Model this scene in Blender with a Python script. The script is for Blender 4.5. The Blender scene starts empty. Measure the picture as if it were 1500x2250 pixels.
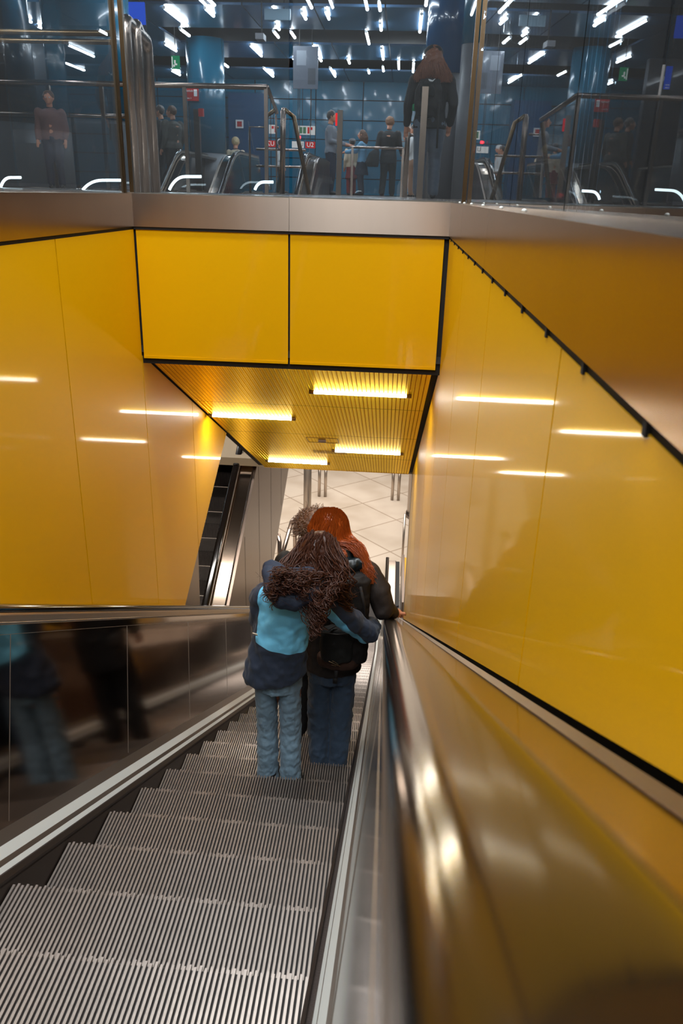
import bpy, bmesh, math, random
from mathutils import Vector, Matrix
random.seed(7)
V = Vector
SC = bpy.context.scene
COL = SC.collection

# ------------------------------------------------------------------ camera, world, exposure
FPX = 1738.85
MR = ((0.9969, 0.0738, 0.0267), (-0.0522, 0.3704, 0.9274), (-0.0586, 0.9259, -0.3731))   # right, up, forward
rgt, upv, fwd = [V(r).normalized() for r in MR]
cam_d = bpy.data.cameras.new('camera')
cam = bpy.data.objects.new('camera', cam_d); COL.objects.link(cam)
cam.matrix_world = Matrix(((rgt.x, upv.x, -fwd.x, 0), (rgt.y, upv.y, -fwd.y, 0), (rgt.z, upv.z, -fwd.z, 0), (0, 0, 0, 1)))
cam_d.sensor_fit = 'VERTICAL'; cam_d.sensor_height = 36.0; cam_d.sensor_width = 24.0
cam_d.lens = 36.0 * FPX / 2250.0
cam_d.clip_start = 0.02; cam_d.clip_end = 200
cam_d.dof.use_dof = True; cam_d.dof.focus_distance = 4.1; cam_d.dof.aperture_fstop = 7.0
SC.camera = cam
SC.view_settings.view_transform = 'Standard'; SC.view_settings.look = 'None'
SC.view_settings.gamma = 1.0; SC.view_settings.use_curve_mapping = False
SC.view_settings.exposure = -0.2
try:
    SC.cycles.use_denoising = True; SC.cycles.denoiser = 'OPENIMAGEDENOISE'
    SC.cycles.max_bounces = 10; SC.cycles.glossy_bounces = 6; SC.cycles.transparent_max_bounces = 16
    SC.cycles.sample_clamp_indirect = 6.0; SC.cycles.caustics_reflective = True
except Exception: pass
wd = bpy.data.worlds.new('world'); SC.world = wd; wd.use_nodes = True
wd.node_tree.nodes['Background'].inputs[0].default_value = (0.32, 0.36, 0.42, 1)
wd.node_tree.nodes['Background'].inputs[1].default_value = 0.10

def area(name, loc, size, energy, color=(1, .93, .84), rot=(0, 0, 0), sy=None):
    l = bpy.data.lights.new(name, 'AREA'); l.energy = energy; l.color = color
    l.shape = 'RECTANGLE'; l.size = size; l.size_y = sy or size
    o = bpy.data.objects.new(name, l); COL.objects.link(o); o.location = loc; o.rotation_euler = rot
    return o
# lit lower hall beyond the tunnel mouth, its ceiling light panels hang above the sight line
area('lower_hall_light', (-1.5, 14.5, -3.4), 6, 1100, (1, .96, .90), sy=5)
area('lower_hall_light', (-1.5, 24.0, -3.4), 8, 1000, (1, .95, .90), sy=7)
area('side_escalator_fill', (-2.62, 5.6, -.6), 1.3, 90, (1, .95, .9), sy=.3)  # unseen fill lights without fixtures, added to brighten the crossing escalator's steps
area('side_escalator_fill', (-2.62, 8.2, -.55), 1.3, 55, (1, .94, .88), sy=.3)
area('side_escalator_fill', (-2.62, 10.6, -.55), 1.3, 45, (1, .94, .88), sy=.3)
area('hall_light', (-.6, .5, 2.9), 1.6, 95, (.95, .99, 1), sy=.25)
area('hall_light', (-.6, 2.2, 2.9), 1.6, 95, (.95, .99, 1), sy=.25)
area('hall_light', (-.6, -1.6, 2.9), 1.6, 95, (.95, .99, 1), sy=.25)

area('hall_light', (-.6, 4.05, 2.9), 1.8, 150, (.95, .99, 1), sy=.3)

def at(u, v, Y):
    """world point on the depth plane Y seen at photo pixel (u, v)"""
    r = rgt * ((u - 750) / FPX) + upv * (-(v - 1125) / FPX) + fwd
    return r * (Y / r.y)

# ------------------------------------------------------------------ materials
def lin(c): return tuple(((x / 255) / 12.92 if x / 255 <= .04045 else ((x / 255 + .055) / 1.055) ** 2.4) for x in c)
def mat(name, rgb, rough=.5, metal=0., emit=0., spec=.5, coat=0., bump=0., bscale=60., aniso=0., ior=1.5, noise=0., nscale=8., stretch=(1, 1, 1), coat_rough=.05, sheen=0.):
    m = bpy.data.materials.new(name); m.use_nodes = True
    nt = m.node_tree; b = nt.nodes['Principled BSDF']; c = (*lin(rgb), 1)
    b.inputs['Base Color'].default_value = c; b.inputs['Roughness'].default_value = rough
    b.inputs['Metallic'].default_value = metal; b.inputs['IOR'].default_value = ior
    b.inputs['Coat Weight'].default_value = coat; b.inputs['Coat Roughness'].default_value = coat_rough
    b.inputs['Anisotropic'].default_value = aniso; b.inputs['Sheen Weight'].default_value = sheen
    b.inputs['Specular IOR Level'].default_value = spec
    if emit: b.inputs['Emission Color'].default_value = c; b.inputs['Emission Strength'].default_value = emit
    if bump or noise:
        tc = nt.nodes.new('ShaderNodeTexCoord'); mp = nt.nodes.new('ShaderNodeMapping'); nz = nt.nodes.new('ShaderNodeTexNoise')
        nt.links.new(tc.outputs['Object'], mp.inputs[0]); nt.links.new(mp.outputs[0], nz.inputs['Vector'])
        mp.inputs['Scale'].default_value = stretch
        nz.inputs['Scale'].default_value = bscale if bump else nscale; nz.inputs['Detail'].default_value = 4
        if bump:
            bp = nt.nodes.new('ShaderNodeBump'); bp.inputs['Strength'].default_value = bump; bp.inputs['Distance'].default_value = .004
            nt.links.new(nz.outputs['Fac'], bp.inputs['Height']); nt.links.new(bp.outputs[0], b.inputs['Normal'])
        if noise:
            n2 = nt.nodes.new('ShaderNodeTexNoise'); n2.inputs['Scale'].default_value = nscale; n2.inputs['Detail'].default_value = 6
            nt.links.new(mp.outputs[0], n2.inputs['Vector'])
            mx = nt.nodes.new('ShaderNodeMix'); mx.data_type = 'RGBA'
            mx.inputs[6].default_value = tuple(x * (1 - noise) for x in c[:3]) + (1,); mx.inputs[7].default_value = tuple(min(1, x * (1 + noise)) for x in c[:3]) + (1,)
            nt.links.new(n2.outputs['Fac'], mx.inputs[0]); nt.links.new(mx.outputs[2], b.inputs['Base Color'])
    return m
def emat(name, rgb, s):
    m = bpy.data.materials.new(name); m.use_nodes = True; nt = m.node_tree; nt.nodes.clear()
    e = nt.nodes.new('ShaderNodeEmission'); o = nt.nodes.new('ShaderNodeOutputMaterial')
    e.inputs[0].default_value = (*lin(rgb), 1); e.inputs[1].default_value = s; nt.links.new(e.outputs[0], o.inputs[0]); return m
def glassmat(name, tint, boost=1.0, rough=.01, dust=.018, front_only=True):
    m = bpy.data.materials.new(name); m.use_nodes = True; nt = m.node_tree; nt.nodes.clear()
    t = nt.nodes.new('ShaderNodeBsdfTransparent'); g = nt.nodes.new('ShaderNodeBsdfGlossy'); mx = nt.nodes.new('ShaderNodeMixShader')
    f = nt.nodes.new('ShaderNodeFresnel'); k = nt.nodes.new('ShaderNodeMath'); o = nt.nodes.new('ShaderNodeOutputMaterial')
    t.inputs[0].default_value = (*tint, 1); g.inputs[0].default_value = (.95, .95, .95, 1); g.inputs['Roughness'].default_value = rough
    f.inputs[0].default_value = 1.5; k.operation = 'MULTIPLY'; k.inputs[1].default_value = boost; k.use_clamp = True
    nt.links.new(f.outputs[0], k.inputs[0])
    if front_only:
        ge = nt.nodes.new('ShaderNodeNewGeometry'); iv = nt.nodes.new('ShaderNodeMath'); iv.operation = 'SUBTRACT'; iv.inputs[0].default_value = 1; k2 = nt.nodes.new('ShaderNodeMath'); k2.operation = 'MULTIPLY'
        nt.links.new(ge.outputs['Backfacing'], iv.inputs[1]); nt.links.new(k.outputs[0], k2.inputs[0]); nt.links.new(iv.outputs[0], k2.inputs[1]); k = k2
    nt.links.new(k.outputs[0], mx.inputs[0])
    nt.links.new(t.outputs[0], mx.inputs[1]); nt.links.new(g.outputs[0], mx.inputs[2]); df = nt.nodes.new('ShaderNodeBsdfDiffuse'); df.inputs[0].default_value = (.6, .62, .64, 1); m2 = nt.nodes.new('ShaderNodeMixShader'); m2.inputs[0].default_value = dust
    nt.links.new(mx.outputs[0], m2.inputs[1]); nt.links.new(df.outputs[0], m2.inputs[2]); nt.links.new(m2.outputs[0], o.inputs[0]); return m

YEL = mat('yellow_enamel', (214, 159, 0), .45, 0, spec=.10, coat=.22, coat_rough=.055, bump=.02, bscale=9)
def brushed_vertical(m):
    nt = m.node_tree; b = nt.nodes['Principled BSDF']; t = nt.nodes.new('ShaderNodeTangent'); t.direction_type = 'RADIAL'; t.axis = 'Z'
    nt.links.new(t.outputs[0], b.inputs['Tangent']); b.inputs['Anisotropic'].default_value = .9; b.inputs['Anisotropic Rotation'].default_value = .25; return m
YELC = mat('yellow_ceiling_metal', (214, 150, 8), .30, .25, coat=.5, coat_rough=.12)
BLK = mat('black_gap', (14, 10, 8), .8)
STEEL = mat('brushed_steel', (178, 164, 150), .33, .9, aniso=.3, bump=.05, bscale=40, stretch=(1, 1, 8))
STEELF = mat('fascia_steel', (166, 146, 128), .26, 1, aniso=.7, bump=.10, bscale=5, stretch=(1, 1, .25), noise=.10, nscale=5)
STEELG = brushed_vertical(mat('front_fascia_steel', (182, 164, 150), .30, 1, bump=.22, bscale=3, stretch=(1, 1, .1), noise=.12, nscale=4))
STEELD = mat('dark_steel', (120, 106, 96), .30, 1, bump=.04, bscale=30)
PANEL = mat('polished_balustrade_steel', (150, 134, 122), .085, 1)
DECK = mat('polished_deck_steel', (170, 152, 136), .12, 1, bump=.01, bscale=12)
ALU = mat('aluminium', (225, 228, 224), .48, .35)
RUB = mat('black_rubber_handrail', (20, 15, 12), .10, 0, ior=1.55)
BRUSH = mat('brush_bristle', (52, 42, 38), .85, bump=.6, bscale=200)
SKIRT = mat('skirt_panel', (58, 48, 42), .45, .6)
STEP = mat('step_aluminium', (138, 128, 121), .36, .6, noise=.25, nscale=14)
STEPD = mat('step_groove', (30, 25, 23), .7, .2)
TUBEM = emat('fluorescent_tube', (255, 250, 240), 48)
TUBEH = emat('hall_fluorescent_tube', (236, 246, 255), 55)
FIX = mat('lamp_end_cap', (120, 90, 50), .5, .3)
BLUEP = mat('blue_enamel_panel', (26, 98, 126), .25, 0, coat=.45, coat_rough=.06)
BLUEC = mat('blue_ceiling_panel', (52, 78, 104), .30, .2, coat=.5, coat_rough=.10)
DARKC = mat('dark_ceiling_recess', (20, 18, 18), .8)
GREYW = mat('grey_terrazzo_cladding', (120, 120, 124), .45, noise=.15, nscale=160)
FLOORU = mat('hall_floor_stone', (118, 108, 100), .22, noise=.12, nscale=30)
GLASS = glassmat('balustrade_glass', (.88, .91, .92), 1.6)
GLASSR = glassmat('side_glass', (.62, .68, .72), 1.5, front_only=False)
TUBES = mat('stainless_tube', (176, 158, 146), .25, 1)
BRONZE = mat('bronze_rail', (120, 98, 72), .3, 1)
WHT = mat('white_panel', (225, 225, 225), .5)
RED = mat('red_panel', (176, 34, 32), .45)
EM_RED = emat('red_signal', (255, 30, 40), 14); EM_BLUE = emat('blue_screen', (20, 70, 190), 1.3); EM_WH = emat('white_sign_light', (225, 225, 225), .8)
EM_GRN = emat('green_exit_light', (20, 120, 80), 1.2); EM_LED = emat('white_led', (225, 245, 255), 7)

# ------------------------------------------------------------------ mesh helpers
class MB:
    def __init__(s): s.v = []; s.f = []; s.m = []
    def add(s, vs, fs, mi=0):
        n = len(s.v); s.v += [tuple(p) for p in vs]; s.f += [tuple(i + n for i in f) for f in fs]; s.m += [mi] * len(fs)
    def box(s, a, b, mi=0):
        x0, y0, z0 = a; x1, y1, z1 = b
        s.add([(x0, y0, z0), (x1, y0, z0), (x1, y1, z0), (x0, y1, z0), (x0, y0, z1), (x1, y0, z1), (x1, y1, z1), (x0, y1, z1)],
              [(0, 3, 2, 1), (4, 5, 6, 7), (0, 1, 5, 4), (1, 2, 6, 5), (2, 3, 7, 6), (3, 0, 4, 7)], mi)
    def prism(s, poly, d, mi=0):
        """poly: 3-D points of a flat polygon, pushed along vector d"""
        n = len(poly); d = V(d); a = [V(p) for p in poly]
        s.add(a + [p + d for p in a], [tuple(range(n))[::-1], tuple(range(n, 2 * n))] + [(i, (i + 1) % n, n + (i + 1) % n, n + i) for i in range(n)], mi)
    def tube(s, pts, r, n=10, mi=0, cap=True):
        pts = [V(p) for p in pts]; rr = r if isinstance(r, (list, tuple)) else [r] * len(pts)
        prev = None; rings = []
        for i, p in enumerate(pts):
            t = (pts[min(i + 1, len(pts) - 1)] - pts[max(i - 1, 0)]).normalized()
            if prev is None:
                a = t.orthogonal().normalized()
            else:
                a = (prev - t * prev.dot(t)); a = a.normalized() if a.length > 1e-6 else t.orthogonal().normalized()
            prev = a; b = t.cross(a)
            rings.append([p + (a * math.cos(2 * math.pi * k / n) + b * math.sin(2 * math.pi * k / n)) * rr[i] for k in range(n)])
        vs = [q for R_ in rings for q in R_]; fs = []
        for i in range(len(pts) - 1):
            for k in range(n): fs.append((i * n + k, i * n + (k + 1) % n, (i + 1) * n + (k + 1) % n, (i + 1) * n + k))
        if cap: fs += [tuple(range(n))[::-1], tuple((len(pts) - 1) * n + k for k in range(n))]
        s.add(vs, fs, mi)
    def rings(s, rs, mi=0, n=24):
        """closed loft of ellipses: (cx, cy, cz, rx, ry[, tilt_x, tilt_y])"""
        vs = []
        for R_ in rs:
            cx, cy, cz, rx, ry = R_[:5]; tx = R_[5] if len(R_) > 5 else 0; ty = R_[6] if len(R_) > 6 else 0
            for k in range(n):
                a = 2 * math.pi * k / n; dx = rx * math.cos(a); dy = ry * math.sin(a)
                vs.append((cx + dx, cy + dy, cz + dx * tx + dy * ty))
        fs = [(i * n + k, i * n + (k + 1) % n, (i + 1) * n + (k + 1) % n, (i + 1) * n + k) for i in range(len(rs) - 1) for k in range(n)]
        fs += [tuple(range(n))[::-1], tuple((len(rs) - 1) * n + k for k in range(n))]
        s.add(vs, fs, mi)
    def ball(s, c, r, mi=0, n=14, m=9):
        rx, ry, rz = r if isinstance(r, (tuple, list)) else (r, r, r)
        s.rings([(c[0], c[1], c[2] + rz * -math.cos(math.pi * (j + .02) / (m + .04)), max(1e-4, rx * math.sin(math.pi * (j + .02) / (m + .04))), max(1e-4, ry * math.sin(math.pi * (j + .02) / (m + .04)))) for j in range(m + 1)], mi, n)
    def mesh(s, name, mats, smooth=False, origin=None):
        me = bpy.data.meshes.new(name); o = V(origin) if origin else V((0, 0, 0))
        me.from_pydata([tuple(V(p) - o) for p in s.v], [], s.f)
        for m in (mats if isinstance(mats, (list, tuple)) else [mats]): me.materials.append(m)
        for p, mi in zip(me.polygons, s.m): p.material_index = mi; p.use_smooth = smooth
        bm = bmesh.new(); bm.from_mesh(me); bmesh.ops.recalc_face_normals(bm, faces=bm.faces); bm.to_mesh(me); bm.free()
        return me
def link(name, me, parent=None, loc=None):
    o = bpy.data.objects.new(name, me); COL.objects.link(o)
    if parent: o.parent = parent
    if loc is not None: o.location = loc
    return o
def tag(o, label=None, cat=None, group=None, kind=None):
    if label: o['label'] = label
    if cat: o['category'] = cat
    if group: o['group'] = group
    if kind: o['kind'] = kind
    return o
def struct(name, mb, mats, smooth=False):
    return tag(link(name, mb.mesh(name, mats, smooth)), kind='structure')
def thing(name, loc, label, cat, group=None):
    return tag(link(name, None, None, loc), label, cat, group)
def part(name, mb, mats, parent, smooth=False, label=None):
    """mesh given in world coordinates, stored relative to its (unrotated) parent"""
    org = V((0, 0, 0)); p = parent
    while p: org += V(p.location); p = p.parent
    o = link(name, mb.mesh(name, mats, smooth, org), parent)
    if label: o['label'] = label
    return o
def clip(poly, y0, y1):
    """clip a convex (y, z) polygon to y0..y1"""
    for s_, c in ((1, y0), (-1, -y1)):
        out = []
        for i in range(len(poly)):
            a, b = poly[i], poly[(i + 1) % len(poly)]; da, db = s_ * a[0] - c, s_ * b[0] - c
            if da >= 0: out.append(a)
            if da * db < 0: t = da / (da - db); out.append((a[0] + (b[0] - a[0]) * t, a[1] + (b[1] - a[1]) * t))
        poly = out
        if not poly: return []
    return poly

# ------------------------------------------------------------------ geometry constants (metres, eye of the lens at the origin)
ANG = 0.49934; SA, CA = math.sin(ANG), math.cos(ANG); TA = math.tan(ANG)
XC = -0.639                       # centre line of our escalator
XL, XR = -1.542, 0.264            # yellow side walls
YF = 4.727                        # face of the yellow bulkhead
ZF = -0.03                        # upper hall floor
ZB = -0.206                       # under side of the steel fascia
ZY = -0.222
ZS = -0.945                       # lower edge of the bulkhead
CT = 0.5015                       # fall of the soffit
YE = 9.02                         # end of the soffit
ZL = -9.2                         # lower hall floor
def zs(y): return ZS - CT * (y - YF)
def zline(y, h): return -h / CA - TA * y

# ------------------------------------------------------------------ walls of the well
def wallpanels(name, X, polys, seams, out):
    mb = MB()
    for poly in polys:
        for i in range(len(seams) - 1):
            q = clip(poly, seams[i] + .0045, seams[i + 1] - .0045)
            if len(q) > 2: mb.prism([(X, y, z) for y, z in q], (out * .012, 0, 0), 0)
        mb.prism([(X + out * .014, y, z) for y, z in poly], (out * .05, 0, 0), 1)
    return struct(name, mb, [YEL, BLK])
y0 = (0.222 - .134 / CA) / TA
wallpanels('wall_left', XL, [[(y0, ZY), (YF, ZY), (YF, zline(YF, .134)), ], [(YF, ZS), (7.04, zs(7.04)), (5.326, -3.04), (YF, zline(YF, .134))]],
           [0, .29, 1.40, 2.51, 3.62, 4.727, 5.85, 6.96, 8.1], -1)
wallpanels('wall_right', XR, [[(y0, ZY), (YF, ZY), (YF, zline(YF, .134))], [(YF, ZS), (YE - .15, zs(YE - .15)), (YE - .15, zline(YE - .15, .134)), (YF, zline(YF, .134))]],
           [0, .19, 1.30, 2.42, 3.53, 4.64, 5.75, 6.86, 7.97, 9.1], 1)
mb = MB()       # steel corner strip at the far end of the right wall and cover plate under the left cut edge
mb.box((XR - .002, YE - .15, zline(YE, .12)), (XR + .06, YE + .06, zs(YE)), 0)
struct('trim_1', mb, STEELD)
mb = MB(); mb.prism([(-1.556, 5.892, -2.72), (-1.556, 5.865, -3.36), (-1.556, 4.9, -3.0), (-1.556, 5.2, -2.9), (-1.556, 5.70, -2.83)], (-.012, 0, 0)); struct('trim_2', mb, STEELD)
# bulkhead
mb = MB(); mid = -.642
for a, b in ((XL + .012, mid - .006), (mid + .006, XR - .028)):
    mb.box((a, YF, ZS), (b, YF + .012, ZY), 0); mb.box((a, YF - .004, ZS - .016), (b, YF + .03, ZS), 0)
mb.box((XL - .05, YF + .014, ZS - .05), (XR + .05, YF + .06, ZB), 1)
struct('wall_front', mb, [YEL, BLK])
# soffit: four fields of ribbed perforated metal
def perf_material():
    m = mat('perforated_yellow_metal', (255, 228, 50), .30, .80, spec=.3); nt = m.node_tree; b = nt.nodes['Principled BSDF']
    b.inputs['Specular Tint'].default_value = (*lin((255, 226, 90)), 1)
    tc = nt.nodes.new('ShaderNodeTexCoord'); sp = nt.nodes.new('ShaderNodeSeparateXYZ'); nt.links.new(tc.outputs['Object'], sp.inputs[0])
    def mth(op, a, b_=None):
        n = nt.nodes.new('ShaderNodeMath'); n.operation = op
        for i, x in enumerate((a, b_)):
            if x is None: continue
            if isinstance(x, (int, float)): n.inputs[i].default_value = x
            else: nt.links.new(x, n.inputs[i])
        return n.outputs[0]
    fx = mth('SUBTRACT', mth('FRACT', mth('MULTIPLY', sp.outputs[0], 1 / .03)), .5)
    fy = mth('MULTIPLY', mth('SUBTRACT', mth('FRACT', mth('MULTIPLY', sp.outputs[1], 1 / .02)), .5), .66)
    d = mth('SQRT', mth('ADD', mth('MULTIPLY', fx, fx), mth('MULTIPLY', fy, fy)))
    hole = mth('LESS_THAN', d, .17)
    mx = nt.nodes.new('ShaderNodeMix'); mx.data_type = 'RGBA'; nt.links.new(hole, mx.inputs[0])
    mx.inputs[6].default_value = (*lin((255, 228, 50)), 1); mx.inputs[7].default_value = (*lin((150, 104, 10)), 1)
    nt.links.new(mx.outputs[2], b.inputs['Base Color']); return m
PERF = perf_material()
mb = MB(); seams = [YF + .02, YF + 1.233 * math.cos(.4649), YF + 2.448 * math.cos(.4649), YF + 3.70 * math.cos(.4649), YE]
xa, xb = XL + .02, XR - .04
nr = 59
for i in range(4):
    ya, yb = seams[i] + .004, seams[i + 1] - .004
    for k in range(nr):
        u0 = xa + (xb - xa) * k / nr; u1 = xa + (xb - xa) * (k + 1) / nr; g = .005; dz = .006
        xs = [u0, u0 + g * .5, u1 - g * .5, u1]; zz = [dz, 0, 0, dz]
        vs = [(x, ya, zs(ya) + z) for x, z in zip(xs, zz)] + [(x, yb, zs(yb) + z) for x, z in zip(xs, zz)]
        mb.add(vs, [(0, 1, 5, 4), (1, 2, 6, 5), (2, 3, 7, 6)], 0)
mb.prism([(XL - .05, YF, zs(YF) + .02), (XL - .05, YE, zs(YE) + .02), (XL - .05, YE, zs(YE) + .3), (XL - .05, YF + .1, zs(YF) + .3)], (XR - XL + .1, 0, 0), 1)
struct('ceiling', mb, [PERF, BLK])
mb = MB()   # bright lower lip of the soffit
mb.box((xa, YE, zs(YE) - .004), (xb, YE + .02, zs(YE) + .03)); struct('trim_3', mb, YELC)

# steel fascia round the well
mb = MB()
for a, b in ((XL, mid), (mid + .002, XR)): mb.box((a, YF - .012, ZB), (b, YF + .5, ZF))
struct('trim_4', mb, STEELG)
mb = MB()
for a, b in ((-2.6, 2.4), (2.403, YF + .49)): mb.box((XL - .9, a, ZB), (XL + .006, b, ZF))
struct('trim_5', mb, STEELF)
mb = MB()
for a, b in ((-2.6, 2.6), (2.603, 3.75), (3.753, YF + .49)): mb.box((XR - .006, a, ZB), (XR + .9, b, ZF))
struct('trim_6', mb, STEELF)
mb = MB()
mb.box((XL, YF - .006, ZY), (XR, YF + .1, ZB)); mb.box((XL - .1, .0, ZY), (XL - .002, YF, ZB)); mb.box((XR + .002, .0, ZY), (XR + .1, YF, ZB))
for k in range(14):    # fixing clips in the shadow gap of the right wall
    mb.box((XR - .004, .5 + k * .31, ZY - .004), (XR + .004, .512 + k * .31, ZB + .002))
struct('trim_7', mb, BLK)

# ------------------------------------------------------------------ tube lamps
def tube_lamp(name, a, b, r, m, label, group, cap=FIX, hang=0.0):
    a, b = V(a), V(b); t = (b - a).normalized(); th = thing(name, (a + b) / 2, label, 'lamp', group)
    mb = MB(); mb.tube([a, b], r, 10); part('tube', mb, m, th, True)
    for e, s_ in ((a, -1), (b, 1)):
        mb = MB(); mb.tube([e + t * s_ * .001, e + t * s_ * .035], r * 1.15, 8); part('end_cap', mb, cap, th)
    return th
for x0, x1, y, lb in ((-.555, .085, 5.38, 'white tube lamp on the right of the yellow soffit, nearest the yellow bulkhead'),
                      (-1.482, -.829, 6.26, 'white tube lamp on the left of the yellow soffit, above the crossing escalator steps'),
                      (-.566, .091, 7.64, 'white tube lamp on the right of the soffit, beside the small sensor'),
                      (-1.383, -.717, 8.48, 'white tube lamp at the far left end of the yellow soffit')):
    area('tube_lamp_light', ((x0 + x1) / 2, y, zs(y) - .026), .6, 8, (1, .97, .92), sy=.02)
    tube_lamp('tube_lamp', (x0, y, zs(y) - .010), (x1, y, zs(y) - .010), .0125, TUBEM, lb, 'tube lamps under the yellow soffit')
th = thing('ceiling_sensor', (-.656, 7.15, zs(7.15)), 'small grey sensor box set in a yellow access flap under the soffit', 'sensor')
mb = MB(); mb.prism([(-.69, 7.13, zs(7.13) - .02), (-.62, 7.13, zs(7.13) - .02), (-.62, 7.17, zs(7.17) - .02), (-.69, 7.17, zs(7.17) - .02)], (0, 0, .02)); part('housing', mb, mat('grey_plastic', (120, 104, 92), .5), th)
mb = MB()
for a, b, c, d in ((-.80, -.50, 7.05, 7.056), (-.80, -.50, 7.27, 7.276), (-.80, -.794, 7.05, 7.27), (-.506, -.50, 7.05, 7.27)):
    mb.prism([(a, c, zs(c) - .003), (b, c, zs(c) - .003), (b, d, zs(d) - .003), (a, d, zs(d) - .003)], (0, 0, .003))
part('flap_frame', mb, mat('dark_yellow_seam', (110, 72, 8), .5), th)
mb = MB()
for k in range(22):
    x = -.80 + k * .016; mb.prism([(x, 7.70, zs(7.70) - .002), (x + .007, 7.70, zs(7.70) - .002), (x + .007, 7.86, zs(7.86) - .002), (x, 7.86, zs(7.86) - .002)], (0, 0, .002))
tag(link('vent_grille', mb.mesh('vent_grille', mat('vent_slot', (90, 56, 6), .6))), 'row of narrow dark air slots in the yellow soffit before its third seam', 'vent')

# ------------------------------------------------------------------ escalator
HR = 1.05                                        # height of the reference line over the upper hall
ZT = -8.13                                       # and where it levels out below
def path():
    yt = -HR / TA; yb = -ZT / TA
    pts = []
    def arc(yc, z, a0, a1, flip):
        L = .55
        for k in range(9):
            t = k / 8; pts.append((yc - L * (1 - t) ** 2 * (1 if not flip else CA) + L * t * t * (CA if not flip else 1), z + (L * (1 - t) ** 2 * SA if flip else 0) - (L * t * t * SA if not flip else 0)))
    pts.append((yt - 2.6, HR)); arc(yt, HR, 0, 0, False)
    for k in range(1, 20):
        s_ = k / 20; y = yt + .6 + (yb - yt - 1.2) * s_; pts.append((y, -TA * y))
    arc(yb, ZT, 0, 0, True); pts.append((yb + 2.65, ZT))
    out = []
    for i, (y, z) in enumerate(pts):
        a = pts[max(i - 1, 0)]; b = pts[min(i + 1, len(pts) - 1)]; dy, dz = b[0] - a[0], b[1] - a[1]; L = math.hypot(dy, dz)
        out.append((y, z, -dz / L * -1, dy / L))  # tangent slope pieces
    return [(y, z, -tz, ty) for (y, z, tz, ty) in out]   # (y, z, normal_y, normal_z)
PATH = path()
def sweep(mb, prof, side, lo=0, hi=None, mi=0, closed=True):
    P_ = PATH[lo:hi]; n = len(prof); vs = []
    for (y, z, ny, nz) in P_:
        for a, h in prof: vs.append((XC + side * a, y - ny * h, z - nz * h))
    fs = []
    for i in range(len(P_) - 1):
        for k in range(n if closed else n - 1): fs.append((i * n + k, i * n + (k + 1) % n, (i + 1) * n + (k + 1) % n, (i + 1) * n + k))
    if closed: fs += [tuple(range(n))[::-1], tuple((len(P_) - 1) * n + k for k in range(n))]
    mb.add(vs, fs, mi)
def zref(y):
    for i in range(len(PATH) - 1):
        if PATH[i][0] <= y <= PATH[i + 1][0]:
            t = (y - PATH[i][0]) / (PATH[i + 1][0] - PATH[i][0]); return PATH[i][1] + (PATH[i + 1][1] - PATH[i][1]) * t
    return ZT if y > 0 else HR

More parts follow.
